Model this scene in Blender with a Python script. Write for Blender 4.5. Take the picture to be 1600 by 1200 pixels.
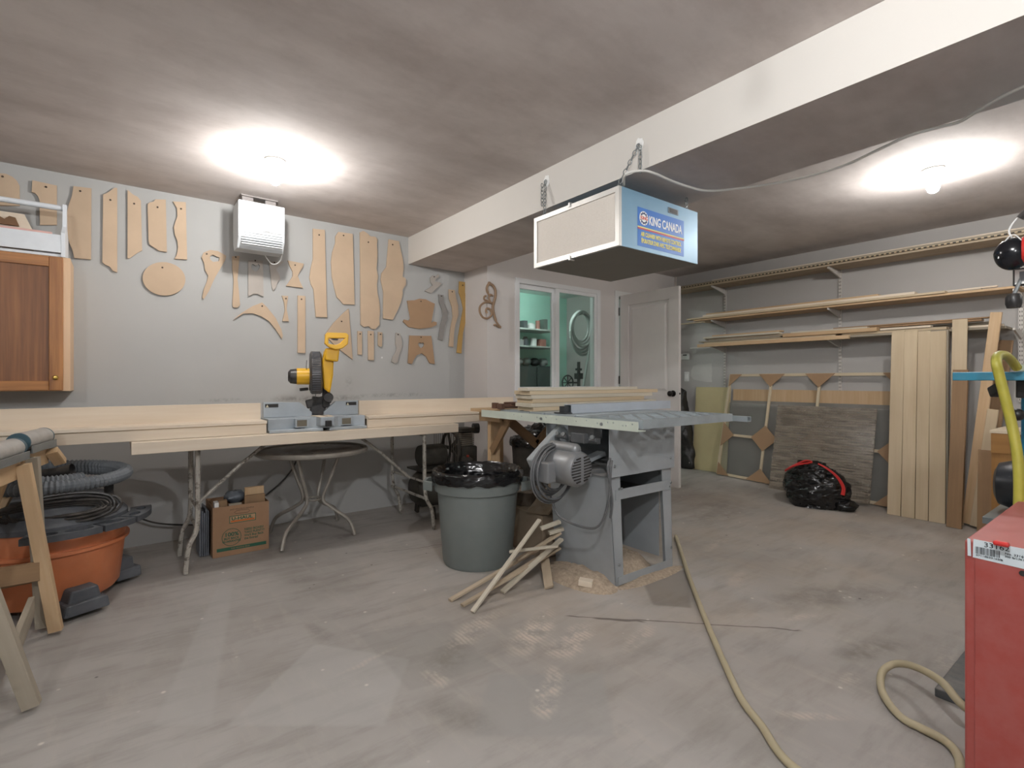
import bpy, bmesh, math, random
from mathutils import Vector as V, Matrix as Mx, geometry, noise as mnoise
random.seed(7)
for o in list(bpy.data.objects): bpy.data.objects.remove(o)
SC = bpy.context.scene
COL = SC.collection
# ---------------------------------------------------------------- camera
CAMH, F, CX, CY, YAW = 1.115, 800.0, 800.0, 595.0, math.radians(52.6)
S_, C_ = math.sin(YAW), math.cos(YAW)
cd = bpy.data.cameras.new('camera'); cam = bpy.data.objects.new('camera', cd); COL.objects.link(cam)
cd.sensor_width = 36.0; cd.lens = 18.0; cd.clip_start = .02
cd.shift_y = -5/1600
cam.location = (0, 0, CAMH)
cam.rotation_euler = (math.pi/2, 0, -(math.pi/2-YAW)-0.0)
# forward is (C_, S_): heading measured from +Y towards +X is 90-52.6 deg
SC.camera = cam
# ---------------------------------------------------------------- world and exposure
w = bpy.data.worlds.new('world'); SC.world = w; w.use_nodes = True
w.node_tree.nodes['Background'].inputs[0].default_value = (.9, .95, 1, 1)
w.node_tree.nodes['Background'].inputs[1].default_value = 0.0
SC.view_settings.view_transform = 'Standard'; SC.view_settings.look = 'None'
SC.view_settings.exposure = 0.0; SC.view_settings.gamma = 1.0; SC.view_settings.use_curve_mapping = False
BULB = 620.0; BULB2 = 1450.0
# ---------------------------------------------------------------- pixel -> place
def ray(x, y):
    t = (x-CX)/F; return V((C_+t*S_, S_-t*C_, (CY-y)/F))
def PZ(x, y, z=0.0):
    r = ray(x, y); k = (z-CAMH)/r.z; return V((r.x*k, r.y*k, z))
def PY(x, y, Y):
    r = ray(x, y); k = Y/r.y; return V((r.x*k, Y, CAMH+r.z*k))
def PX(x, y, X):
    r = ray(x, y); k = X/r.x; return V((X, r.y*k, CAMH+r.z*k))
# ---------------------------------------------------------------- room numbers
H = 2.42; YL = 4.275; YW = 3.88; XJ = 2.68; XR = 5.55; BX0, BX1, BZ = 2.08, 2.70, 2.175
XB, YB = -2.6, -2.2
def sm(a, b, x):
    t = max(0, min(1, (x-a)/(b-a))); return t*t*(3-2*t)
def fz(x, y): return .06*sm(3.2, 5.5, x)*sm(1.5, 3.4, y)
# ---------------------------------------------------------------- materials
MATS = {}
def srgb(h):
    if not isinstance(h, str): return tuple(h)+(1,)
    v = [int(h[i:i+2], 16)/255 for i in (0, 2, 4)]
    return tuple((c/12.92 if c <= .04045 else ((c+.055)/1.055)**2.4) for c in v)+(1,)
class NT:
    def __init__(s, name):
        s.m = bpy.data.materials.new(name); s.m.use_nodes = True; s.t = s.m.node_tree
        s.b = s.t.nodes['Principled BSDF']
    def set(s, k, v):
        i = s.b.inputs[k]
        if hasattr(v, 'is_linked') or isinstance(v, bpy.types.NodeSocket): s.t.links.new(v, i)
        else: i.default_value = v
    def n(s, ty, out=0, props=None, **ins):
        d = s.t.nodes.new(ty)
        for k, v in (props or {}).items(): setattr(d, k, v)
        for k, v in ins.items():
            key = int(k[1:]) if k[0] == 'i' and k[1:].isdigit() else k.replace('_', ' ')
            if isinstance(v, bpy.types.NodeSocket): s.t.links.new(v, d.inputs[key])
            else: d.inputs[key].default_value = v
        return d.outputs[out]
    def ma(s, op, a, b=0.0, c=0.0, clamp=False): return s.n('ShaderNodeMath', props={'operation': op, 'use_clamp': clamp}, i0=a, i1=b, i2=c)
    def mix(s, f, a, b):
        d = s.t.nodes.new('ShaderNodeMix'); d.data_type = 'RGBA'
        for i, v in ((0, f), (6, a), (7, b)):
            if isinstance(v, bpy.types.NodeSocket): s.t.links.new(v, d.inputs[i])
            else: d.inputs[i].default_value = v
        return d.outputs[2]
    def ramp(s, f, a, b):
        return s.n('ShaderNodeMapRange', props={'clamp': True}, Value=f, From_Min=a, From_Max=b)
    def obj(s): return s.n('ShaderNodeTexCoord', out=3)
    def rnd(s): return s.n('ShaderNodeObjectInfo', out='Random') if False else s.t.nodes.new('ShaderNodeObjectInfo').outputs['Random']
    def noise(s, vec, scale, detail=3, rough=.55, w=None):
        p = {'noise_dimensions': '4D'} if w is not None else {}
        kw = dict(Vector=vec, Scale=scale, Detail=detail, Roughness=rough)
        if w is not None: kw['W'] = w
        return s.n('ShaderNodeTexNoise', props=p, **kw)
    def bump(s, h, st, dist=.01):
        s.set('Normal', s.n('ShaderNodeBump', Strength=st, Distance=dist, Height=h))
def sc(c, k): return tuple(min(1, x*k) for x in c[:3])+(1,)
def mat(name, col, rough=.5, metal=0.0, var=.12, scale=9, bump=0, bscale=60, dust=0, dcol='b5aa9c', rv=.0, coat=0, extra=None):
    if name in MATS: return MATS[name]
    t = NT(name); c = srgb(col); o = t.obj(); w = t.rnd()
    n = t.noise(o, scale, 4, .6, w=t.ma('MULTIPLY', w, 37))
    out = t.mix(t.ramp(n, .3, .7), sc(c, 1-var), sc(c, 1+var))
    if rv: out = t.mix(t.ma('MULTIPLY', w, rv), out, sc(c, .45))
    if dust:
        nz = t.n('ShaderNodeSeparateXYZ', out=2, Vector=t.n('ShaderNodeNewGeometry', out=1))
        f = t.ma('MULTIPLY', t.ramp(t.noise(o, scale*1.7, 5, .65), .35, .7), t.ma('ADD', .35, t.ma('MULTIPLY', t.ramp(nz, .1, .9), .65)))
        f = t.ma('MULTIPLY', f, dust); out = t.mix(f, out, srgb(dcol))
        t.set('Roughness', t.ma('ADD', rough, t.ma('MULTIPLY', f, .9-rough)))
    else: t.set('Roughness', rough)
    t.set('Base Color', out); t.set('Metallic', metal)
    if coat: t.set('Coat Weight', coat)
    if bump: t.bump(t.noise(o, bscale, 3), bump, .004)
    MATS[name] = t.m; return t.m
def wood(name, c1, c2, axis=0, rough=.6, g=1.0, knots=False, rv=.35):
    k = name+str(axis)
    if k in MATS: return MATS[k]
    t = NT('wood_'+k); o = t.obj(); w = t.rnd()
    s = [14*g]*3; s[axis] = 1.1
    mp = t.n('ShaderNodeMapping', Vector=o, Scale=tuple(s))
    ww = t.ma('MULTIPLY', w, 53)
    n = t.noise(mp, 1.0, 5, .6, w=ww)
    s2 = [70*g]*3; s2[axis] = 3
    n2 = t.noise(t.n('ShaderNodeMapping', Vector=o, Scale=tuple(s2)), 1.0, 3, .5, w=ww)
    f = t.ma('ADD', t.ma('MULTIPLY', t.ramp(n, .3, .7), .7), t.ma('MULTIPLY', t.ramp(n2, .3, .7), .3))
    col = t.mix(f, srgb(c1), srgb(c2))
    big = t.noise(o, 1.7, 2, .5, w=ww)
    col = t.mix(t.ma('MULTIPLY', t.ramp(big, .45, .75), .25), col, sc(srgb(c1), .8))
    col = t.mix(t.ma('MULTIPLY', w, rv), col, sc(srgb(c1), .78))
    t.set('Base Color', col); t.set('Roughness', rough); t.bump(n2, .06, .002)
    MATS[k] = t.m; return t.m
def MAPLE(a=0): return wood('maple', 'dccab3', 'ece0ce', a)
def MAPLED(a=0): return wood('maple_boards', 'c0ab8c', 'd4c3a6', a)
def PINE(a=0): return wood('pine', 'bd9a72', 'dabf9b', a)
def OAK(a=0): return wood('oak', '6f3e1b', 'c68a4e', a, .42, 1.3, rv=0)
def OAKD(a=0): return wood('oak_panel', '56301a', 'a06b40', a, .45, 1.5, rv=0)
def BROWN(a=0): return wood('brown_plank', '856a4e', 'a4835f', a)
def DUSTY(a=0): return wood('dusty_wood', 'a3927c', 'c9b8a0', a, .8)
def GREYW(a=0): return wood('weathered', '8f8778', 'b9ad9b', a, .8)
def CRATE(a=0): return wood('crate_ply', '8d6230', 'b98a4e', a)
MDF = lambda: mat('mdf', 'c9b197', .8, var=.06, scale=5, rv=.22)
MDFG = lambda: mat('mdf_grey', 'b4aca4', .8, var=.06, scale=5, rv=.12)
STEEL = lambda: mat('steel', '9aa0a2', .45, .8, dust=.5)
# ---------------------------------------------------------------- objects
W = {}
def tag(o, label, cat, group=None, kind=None):
    o['label'] = label
    if cat: o['category'] = cat
    if group: o['group'] = group
    if kind: o['kind'] = kind
    return o
def place(o, M, parent=None):
    W[o.name] = M.copy()
    if parent is not None:
        o.parent = parent; o.matrix_basis = W[parent.name].inverted() @ M
    else: o.matrix_basis = M
def thing(name, label, cat, loc, group=None):
    o = bpy.data.objects.new(name, None); COL.objects.link(o); o.empty_display_size = .05
    place(o, Mx.Translation(V(loc))); return tag(o, label, cat, group)
def basis(x, up):
    x = V(x).normalized(); up = V(up); y = up.cross(x)
    if y.length < 1e-5: up = V((.3, 1, .2)); y = up.cross(x)
    y.normalize(); z = x.cross(y); return Mx((x, y, z)).transposed().to_4x4()
def newobj(name, me, M, mats, parent):
    o = bpy.data.objects.new(name, me); COL.objects.link(o)
    for m in (mats if isinstance(mats, (list, tuple)) else [mats]):
        if len(me.materials) < (len(mats) if isinstance(mats, (list, tuple)) else 1): me.materials.append(m)
    place(o, M, parent); return o
class MB:
    def __init__(s): s.v = []; s.f = []; s.fm = []; s.mi = 0; s.T = None
    def add(s, vs, fs):
        b = len(s.v)
        s.v += [(s.T @ V(p)) if s.T else V(p) for p in vs]
        s.f += [tuple(b+i for i in f) for f in fs]; s.fm += [s.mi]*len(fs); return s
    def box(s, x0, y0, z0, x1, y1, z1):
        p = [(x, y, z) for z in (z0, z1) for y in (y0, y1) for x in (x0, x1)]
        return s.add(p, [(0, 2, 3, 1), (4, 5, 7, 6), (0, 1, 5, 4), (2, 6, 7, 3), (0, 4, 6, 2), (1, 3, 7, 5)])
    def bar(s, A, B, w, t, up=(0, 0, 1)):
        A, B = V(A), V(B); R = basis(B-A, up); L = (B-A).length; M = Mx.Translation(A) @ R
        p = [M @ V((x, y*w/2, z*t/2)) for z in (-1, 1) for y in (-1, 1) for x in (0, L)]
        return s.add(p, [(0, 2, 3, 1), (4, 5, 7, 6), (0, 1, 5, 4), (2, 6, 7, 3), (0, 4, 6, 2), (1, 3, 7, 5)])
    def tube(s, pts, r, n=8, closed=False, cap=True):
        pts = [V(p) for p in pts]; N = len(pts); rs = r if isinstance(r, (list, tuple)) else [r]*N
        vs = []; fs = []; prev = None
        for i, p in enumerate(pts):
            a = pts[i-1] if (i or closed) else p; b = pts[(i+1) % N] if (i < N-1 or closed) else p
            d = (b-a).normalized()
            if prev is None:
                u = d.orthogonal().normalized()
            else:
                u = prev-d*prev.dot(d); u.normalize()
            prev = u; q = d.cross(u)
            vs += [p+(u*math.cos(2*math.pi*k/n)+q*math.sin(2*math.pi*k/n))*rs[i] for k in range(n)]
        for i in range(N if closed else N-1):
            j = (i+1) % N
            for k in range(n): k2 = (k+1) % n; fs.append((i*n+k, i*n+k2, j*n+k2, j*n+k))
        if cap and not closed: fs += [tuple(range(n))[::-1], tuple((N-1)*n+k for k in range(n))]
        return s.add(vs, fs)
    def cyl(s, A, B, r, n=16, r2=None): return s.tube([A, B], [r, r if r2 is None else r2], n)
    def lathe(s, prof, c=(0, 0, 0), axis=(0, 0, 1), n=24, wob=None):
        R = Mx.Translation(V(c)) @ (V((0, 0, 1)).rotation_difference(V(axis)).to_matrix().to_4x4())
        vs = []; fs = []
        for i, (r, z) in enumerate(prof):
            for k in range(n):
                a = 2*math.pi*k/n; rr, zz = (r, z) if wob is None else wob(i, k, r, z)
                vs.append(R @ V((rr*math.cos(a), rr*math.sin(a), zz)))
        for i in range(len(prof)-1):
            for k in range(n): k2 = (k+1) % n; fs.append((i*n+k, i*n+k2, (i+1)*n+k2, (i+1)*n+k))
        if prof[0][0] > 1e-4: fs.append(tuple(range(n))[::-1])
        if prof[-1][0] > 1e-4: fs.append(tuple((len(prof)-1)*n+k for k in range(n)))
        return s.add(vs, fs)
    def sphere(s, c, r, n=16, m=10, scl=(1, 1, 1), fn=None):
        c = V(c); vs = []; fs = []
        for i in range(m+1):
            th = math.pi*i/m
            for k in range(n):
                a = 2*math.pi*k/n; d = V((math.sin(th)*math.cos(a), math.sin(th)*math.sin(a), -math.cos(th)))
                q = fn(d) if fn else 1.0
                vs.append(c+V((d.x*scl[0], d.y*scl[1], d.z*scl[2]))*r*q)
        for i in range(m):
            for k in range(n): k2 = (k+1) % n; fs.append((i*n+k, i*n+k2, (i+1)*n+k2, (i+1)*n+k))
        return s.add(vs, fs)
    def prism(s, loops, fn, w0, w1):
        # loops: outer + holes of 2-D points; fn(u, v, w) -> place
        flat = [p for l in loops for p in l]; n = len(flat)
        tri = geometry.tessellate_polygon([[V((p[0], p[1], 0)) for p in l] for l in loops])
        vs = [fn(p[0], p[1], w0) for p in flat]+[fn(p[0], p[1], w1) for p in flat]
        fs = [tuple(t) for t in tri]+[tuple(n+i for i in t[::-1]) for t in tri]
        b = 0
        for l in loops:
            for i in range(len(l)): j = (i+1) % len(l); fs.append((b+i, b+j, n+b+j, n+b+i))
            b += len(l)
        return s.add(vs, fs)
    def grid(s, fn, nu, nv):
        vs = [fn(i/nu, j/nv) for j in range(nv+1) for i in range(nu+1)]
        return s.add(vs, [(j*(nu+1)+i, j*(nu+1)+i+1, (j+1)*(nu+1)+i+1, (j+1)*(nu+1)+i) for j in range(nv) for i in range(nu)])
    def build(s, name, mats, parent=None, smooth=True, bevel=0, origin=None, ang=.7, sub=0):
        lo = V([min(p[i] for p in s.v) for i in range(3)]); hi = V([max(p[i] for p in s.v) for i in range(3)])
        og = V(origin) if origin is not None else V(((lo.x+hi.x)/2, (lo.y+hi.y)/2, lo.z))
        me = bpy.data.meshes.new(name); me.from_pydata([p-og for p in s.v], [], s.f)
        bm = bmesh.new(); bm.from_mesh(me); bmesh.ops.remove_doubles(bm, verts=bm.verts, dist=1e-5)
        bmesh.ops.recalc_face_normals(bm, faces=bm.faces); 
        bm.to_mesh(me); bm.free()
        ml = mats if isinstance(mats, (list, tuple)) else [mats]
        for m in ml: me.materials.append(m)
        if len(ml) > 1 and len(me.polygons) == len(s.fm): me.polygons.foreach_set('material_index', s.fm)
        if smooth:
            me.polygons.foreach_set('use_smooth', [True]*len(me.polygons)); me.set_sharp_from_angle(angle=ang)
        o = bpy.data.objects.new(name, me); COL.objects.link(o); place(o, Mx.Translation(og), parent)
        if bevel:
            b = o.modifiers.new('bevel', 'BEVEL'); b.width = bevel; b.segments = 2; b.limit_method = 'ANGLE'
        if sub:
            b = o.modifiers.new('sub', 'SUBSURF'); b.levels = sub; b.render_levels = sub
        return o
BMC = {}
def board(name, m, A, B, w, t, up=(0, 0, 1), parent=None, warp=0):
    """a board whose long axis is local X (grain), width w, thickness t along 'up'; A, B: centres of its ends"""
    A, B = V(A), V(B); L = (B-A).length
    R = basis(B-A, up); key = (round(L, 3), round(w, 4), round(t, 4))
    mb = MB(); e = min(.0015, t*.12)
    p = []; 
    for x in (-L/2, L/2):
        for y, z in ((-w/2+e, -t/2), (w/2-e, -t/2), (w/2, -t/2+e), (w/2, t/2-e), (w/2-e, t/2), (-w/2+e, t/2), (-w/2, t/2-e), (-w/2, -t/2+e)): p.append((x, y, z))
    me = BMC.get(key+(m.name,))
    if me is None:
        me = bpy.data.meshes.new(name); f = [tuple(range(8))[::-1], tuple(range(8, 16))]+[(k, (k+1) % 8, 8+(k+1) % 8, 8+k) for k in range(8)]
        me.from_pydata(p, [], f); me.materials.append(m); BMC[key+(m.name,)] = me
        bm = bmesh.new(); bm.from_mesh(me); bmesh.ops.recalc_face_normals(bm, faces=bm.faces); bm.to_mesh(me); bm.free()
    o = bpy.data.objects.new(name, me); COL.objects.link(o)
    place(o, Mx.Translation((A+B)/2) @ R, parent); return o
def text(name, s, m, M, size, parent, sx=1.0, align='LEFT', ext=.0004, bold=0.0):
    cu = bpy.data.curves.new(name, 'FONT'); cu.body = s; cu.size = size; cu.extrude = ext; cu.align_x = align; cu.offset = bold
    t = bpy.data.objects.new('tmp', cu); COL.objects.link(t)
    me = bpy.data.meshes.new_from_object(t.evaluated_get(bpy.context.evaluated_depsgraph_get())); bpy.data.objects.remove(t)
    me.name = name; me.materials.clear(); me.materials.append(m); me.transform(Mx.Diagonal((sx, 1, 1, 1)))
    o = bpy.data.objects.new(name, me); COL.objects.link(o); place(o, M, parent); return o
def frame3(o, x, y):
    """matrix with local x, y axes in the given directions at o"""
    x = V(x).normalized(); y = V(y); y = (y-x*y.dot(x)).normalized(); z = x.cross(y)
    return Mx.Translation(V(o)) @ Mx((x, y, z)).transposed().to_4x4()
def spline(pts, k=6, closed=False):
    pts = [V(p) for p in pts]; n = len(pts); out = []
    for i in range(n if closed else n-1):
        g = lambda j: pts[j % n] if closed else pts[max(0, min(n-1, j))]
        a, b, c, d = g(i-1), g(i), g(i+1), g(i+2)
        for q in range(k):
            t = q/k; out.append(.5*((2*b)+(c-a)*t+(2*a-5*b+4*c-d)*t*t+(3*b-a-3*c+d)*t**3))
    if not closed: out.append(pts[-1])
    return out
# ================================================================ STRUCTURE
def half(t, x, y, nx, ny, d, soft):   # smooth half plane nx*x+ny*y > d
    v = t.ma('ADD', t.ma('MULTIPLY', x, nx), t.ma('MULTIPLY', y, ny))
    return t.n('ShaderNodeMapRange', props={'clamp': True, 'interpolation_type': 'SMOOTHSTEP'}, Value=v, From_Min=d-soft, From_Max=d+soft)
def quad(t, x, y, pts, soft=.03):     # mask of a convex patch on the floor given by its corners (counter-clockwise)
    out = None
    c = sum((V((p[0], p[1])) for p in pts), V((0, 0)))/len(pts)
    for i in range(len(pts)):
        a, b = V(pts[i][:2]), V(pts[(i+1) % len(pts)][:2]); n = V((-(b-a).y, (b-a).x)).normalized()
        if n.dot(c-a) < 0: n = -n
        h = half(t, x, y, n.x, n.y, n.dot(a), soft); out = h if out is None else t.ma('MULTIPLY', out, h)
    return out
def blob(t, x, y, c, rx, ry, ang=0):
    ca, sa = math.cos(ang), math.sin(ang)
    dx = t.ma('SUBTRACT', x, c[0]); dy = t.ma('SUBTRACT', y, c[1])
    u = t.ma('DIVIDE', t.ma('ADD', t.ma('MULTIPLY', dx, ca), t.ma('MULTIPLY', dy, sa)), rx)
    v = t.ma('DIVIDE', t.ma('SUBTRACT', t.ma('MULTIPLY', dy, ca), t.ma('MULTIPLY', dx, sa)), ry)
    r = t.ma('SQRT', t.ma('ADD', t.ma('MULTIPLY', u, u), t.ma('MULTIPLY', v, v)))
    return t.n('ShaderNodeMapRange', props={'clamp': True, 'interpolation_type': 'SMOOTHSTEP'}, Value=r, From_Min=1.0, From_Max=.2)
def line(t, x, y, a, b, wd):
    a, b = V(a[:2]), V(b[:2]); d = (b-a).normalized(); n = V((-d.y, d.x))
    dist = t.ma('ABSOLUTE', t.ma('SUBTRACT', t.ma('ADD', t.ma('MULTIPLY', x, n.x), t.ma('MULTIPLY', y, n.y)), n.dot(a)))
    m = t.n('ShaderNodeMapRange', props={'clamp': True}, Value=dist, From_Min=wd, From_Max=wd*.3)
    m = t.ma('MULTIPLY', m, half(t, x, y, d.x, d.y, d.dot(a), .02)); return t.ma('MULTIPLY', m, half(t, x, y, -d.x, -d.y, -d.dot(b), .02))
def floor_mat():
    t = NT('concrete_floor'); o = t.obj(); sp = t.t.nodes.new('ShaderNodeSeparateXYZ'); t.t.links.new(o, sp.inputs[0])
    wob = t.noise(o, 3.0, 3); x = t.ma('ADD', sp.outputs[0], t.ma('MULTIPLY', t.ma('SUBTRACT', wob, .5), .10)); y = t.ma('ADD', sp.outputs[1], t.ma('MULTIPLY', t.ma('SUBTRACT', t.noise(o, 3.7, 3), .5), .10))
    xs, ys = sp.outputs[0], sp.outputs[1]
    G1, G2, G3 = srgb('9a958f'), srgb('b2aea9'), srgb('7f7972')
    col = t.mix(t.ramp(t.noise(o, .9, 5, .6), .35, .65), G1, G2)
    st = t.n('ShaderNodeMapping', Vector=o, Scale=(1.4, 6, 1), Rotation=(0, 0, .35))
    col = t.mix(t.ma('MULTIPLY', t.ramp(t.noise(st, 1.6, 6, .65), .48, .72), .55), col, G3)
    st2 = t.n('ShaderNodeMapping', Vector=o, Scale=(5, 1.1, 1), Rotation=(0, 0, .9))
    col = t.mix(t.ma('MULTIPLY', t.ramp(t.noise(st2, 2.2, 6, .7), .52, .75), .4), col, srgb('b9b1a6'))
    # warm sawdust film towards the saw and the lumber wall
    warm = t.ma('MAXIMUM', blob(t, x, y, (2.6, 2.2), 2.0, 1.9), t.ma('MULTIPLY', blob(t, x, y, (4.2, 1.6), 2.2, 2.2), .8))
    col = t.mix(t.ma('MULTIPLY', t.ma('MULTIPLY', warm, t.ramp(t.noise(o, 2.1, 5, .65), .3, .75)), .75), col, srgb('b5a592'))
    # sharp-sided patches: paler ones where sheets lay, and darker ones
    for q, c, k in (([PZ(355, 1134), PZ(492, 1006), PZ(640, 1030), PZ(600, 1134)], 'b4b2ae', .45),
                    ([PZ(765, 1054), PZ(942, 1052), PZ(960, 1150), PZ(740, 1150)], '9a9894', .55),
                    ([PZ(240, 1134), PZ(345, 905), PZ(365, 905), PZ(330, 1134)], 'b2b0ac', .4),
                    ([PZ(1000, 900), PZ(1075, 890), PZ(1080, 950), PZ(1020, 945)], '6f665c', .5),
                    ([PZ(560, 990), PZ(700, 970), PZ(770, 1040), PZ(640, 1080)], '8c8984', .35)):
        col = t.mix(t.ma('MULTIPLY', quad(t, xs, ys, q, .012), k), col, srgb(c))
    # dark scuffs
    for p, rx, ry, a, k in ((PZ(1360, 1015), .30, .10, -.5, .55), (PZ(540, 838), .16, .10, .2, .5), (PZ(700, 1030), .22, .12, .6, .4), (PZ(1300, 930), .6, .18, -.4, .4), (PZ(1120, 800), .7, .3, .2, .35), (PZ(470, 905), .12, .08, 0, .35), (PZ(500, 990), .05, .2, .2, .35), (PZ(720, 1120), .1, .2, .3, .35)):
        m = t.ma('MULTIPLY', blob(t, x, y, p, rx, ry, a), t.ramp(t.noise(o, 9, 4, .7), .3, .6)); col = t.mix(t.ma('MULTIPLY', m, k), col, srgb('5e574f'))
    # scraped plaster / sawdust smears with shoe prints
    tread = t.n('ShaderNodeTexWave', Vector=o, Scale=16.0, Distortion=3.0, Detail=2.0)
    for p, rx, ry, a, k in ((PZ(835, 985), .30, .10, .55, .95), (PZ(905, 990), .14, .09, .3, .8), (PZ(880, 1010), .15, .1, .3, .8), (PZ(865, 1065), .16, .055, .95, .8), (PZ(855, 1100), .10, .06, .9, .8), (PZ(740, 985), .3, .1, .5, .6), (PZ(1000, 995), .22, .05, .3, .55), (PZ(1150, 905), .2, .05, .2, .5), (PZ(1250, 965), .14, .04, -.3, .5), (PZ(680, 1060), .05, .10, .2, .5), (PZ(1265, 1115), .16, .035, -.7, .6), (PZ(1335, 1060), .08, .05, .2, .45), (PZ(575, 1030), .2, .02, .2, .3), (PZ(1120, 850), .35, .05, .15, .4), (PZ(1480, 1030), .2, .05, .1, .45)):
        m = t.ma('MULTIPLY', blob(t, x, y, p, rx, ry, a), t.ramp(t.noise(o, 13, 5, .7), .40, .56))
        m = t.ma('MULTIPLY', m, t.ma('ADD', .45, t.ma('MULTIPLY', tread, .6)))
        col = t.mix(t.ma('MULTIPLY', m, k), col, srgb('cdc0b2'))
    # specks of paint and shavings
    vo = t.n('ShaderNodeTexVoronoi', Vector=o, Scale=7.0, Randomness=1.0)
    col = t.mix(t.ma('MULTIPLY', t.n('ShaderNodeMapRange', props={'clamp': True}, Value=vo, From_Min=.07, From_Max=.03), .75), col, srgb('d8d2c8'))
    vo = t.n('ShaderNodeTexVoronoi', Vector=t.n('ShaderNodeMapping', Vector=o, Location=(3.3, 1.7, 0)), Scale=4.0)
    col = t.mix(t.ma('MULTIPLY', t.n('ShaderNodeMapRange', props={'clamp': True}, Value=vo, From_Min=.035, From_Max=.02), .7), col, srgb('3a3632'))
    # cracks and the cut joint
    for a, b, wd in ((PZ(890, 962), PZ(1245, 985), .006), (PZ(600, 863), PZ(700, 850), .004), (PZ(930, 966), PZ(1010, 972), .012)):
        col = t.mix(t.ma('MULTIPLY', line(t, x, y, a, b, wd), .75), col, srgb('4a3f38'))
    t.set('Base Color', col); t.set('Roughness', t.ma('ADD', .55, t.ma('MULTIPLY', t.noise(o, 5, 4), .3)))
    t.bump(t.noise(o, 40, 5, .7), .12, .004); return t.m
NX, NY = 40, 34
fl = MB().grid(lambda u, v: (XB-.15+u*(XR+1.2-XB), YB-.15+v*(6.1-YB), fz(XB-.15+u*(XR+1.2-XB), YB-.15+v*(6.1-YB))), NX, NY)
o = fl.build('floor', floor_mat(), origin=(0, 0, 0)); tag(o, 'dusty stained concrete workshop floor', None, kind='structure')
def wallmat(name, c, var=.04, smudge=0, sc_='8f8a86', rough=.75):
    t = NT(name); o = t.obj(); cc = srgb(c)
    col = t.mix(t.ramp(t.noise(o, 1.3, 4), .35, .65), sc(cc, 1-var), sc(cc, 1+var))
    if smudge:
        mp = t.n('ShaderNodeMapping', Vector=o, Scale=(.55, 1.5, 1), Rotation=(0, 0, -.5))
        a = t.ramp(t.noise(mp, 1.6, 6, .62), .40, .68); b = t.ramp(t.noise(o, 6.5, 5, .7), .45, .8)
        f = t.ma('ADD', t.ma('MULTIPLY', a, .75), t.ma('MULTIPLY', b, .3), clamp=True)
        col = t.mix(t.ma('MULTIPLY', f, smudge), col, srgb(sc_))
        sx = t.n('ShaderNodeSeparateXYZ', out=0, Vector=o)
        seam = t.n('ShaderNodeMapRange', props={'clamp': True}, Value=t.ma('PINGPONG', sx, .61), From_Min=.05, From_Max=.0)
        col = t.mix(t.ma('MULTIPLY', seam, t.ma('MULTIPLY', b, .5)), col, sc(cc, 1.15))
    t.set('Base Color', col); t.set('Roughness', rough); t.bump(t.noise(o, 70, 3), .05, .003); return t.m
M_CEIL = wallmat('ceiling_dusty', 'd8d0cc', .05, .62, 'a0958f', .9)
M_WL = wallmat('wall_grey', 'b3b3b1', .03)
def wall_scuffs(m):
    # grime and scratches on the wall just above the bench
    nt = m.node_tree; t = NT.__new__(NT); t.m = m; t.t = nt; t.b = nt.nodes['Principled BSDF']
    o = t.obj(); sp = nt.nodes.new('ShaderNodeSeparateXYZ'); nt.links.new(o, sp.inputs[0]); x, z = sp.outputs[0], sp.outputs[2]
    col = t.b.inputs['Base Color'].links[0].from_socket
    for (px, py), rx, rz, k in (((500, 622), .55, .035, .55), ((620, 617), .5, .025, .4), ((350, 625), .22, .02, .35), ((545, 600), .05, .09, .25), ((500, 605), .10, .10, .3)):
        p = PY(px, py, YL); m_ = t.ma('MULTIPLY', blob(t, x, z, (p.x, p.z), rx, rz), t.ramp(t.noise(o, 24, 5, .75), .42, .6)); col = t.mix(t.ma('MULTIPLY', m_, k), col, srgb('6d6965'))
    vo = t.n('ShaderNodeTexVoronoi', Vector=o, Scale=2.3); col = t.mix(t.n('ShaderNodeMapRange', props={'clamp': True}, Value=vo, From_Min=.022, From_Max=.012), col, srgb('e2e2e0'))
    nt.links.new(col, t.b.inputs['Base Color'])
wall_scuffs(M_WL); M_WH = wallmat('wall_offwhite', 'd3cdc9', .03); M_WR = wallmat('wall_grey_right', 'b9b6b3', .03)
M_BM = wallmat('beam_paint', 'd6d1ca', .02); M_BMU = M_CEIL
M_WHT = mat('white_paint', 'e6e6e4', .5, var=.03)
def struct(mb, name, m, label, parent=None, **k):
    o = mb.build(name, m, parent, smooth=False, origin=(0, 0, 0) if parent is None else None, **k)
    if parent is None: tag(o, label, None, kind='structure')
    return o
struct(MB().box(XB-.15, YB-.15, H, XR+.15, YL+.15, H+.12), 'ceiling', M_CEIL, 'dusty taupe smudged plaster ceiling')
struct(MB().box(XB-.15, YL, -.2, XJ, YL+.15, H), 'wall_left', M_WL, 'long plain grey wall behind the saw bench')
struct(MB().box(XJ, YW+.12, -.2, XJ+.12, YL+.15, H), 'wall_return', M_WH, 'narrow off-white return wall')
struct(MB().box(XB-.15, YB-.15, -.2, XB, YL, H), 'wall_rear', M_WL, 'grey wall out of view on the left')
struct(MB().box(XB, YB-.15, -.2, XR+.15, YB, H), 'wall_front', M_WL, 'grey wall out of view behind the camera')
struct(MB().box(XR, YB, -.2, XR+.15, 6.0, H), 'wall_right', M_WR, 'grey wall carrying the lumber shelves')
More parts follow.
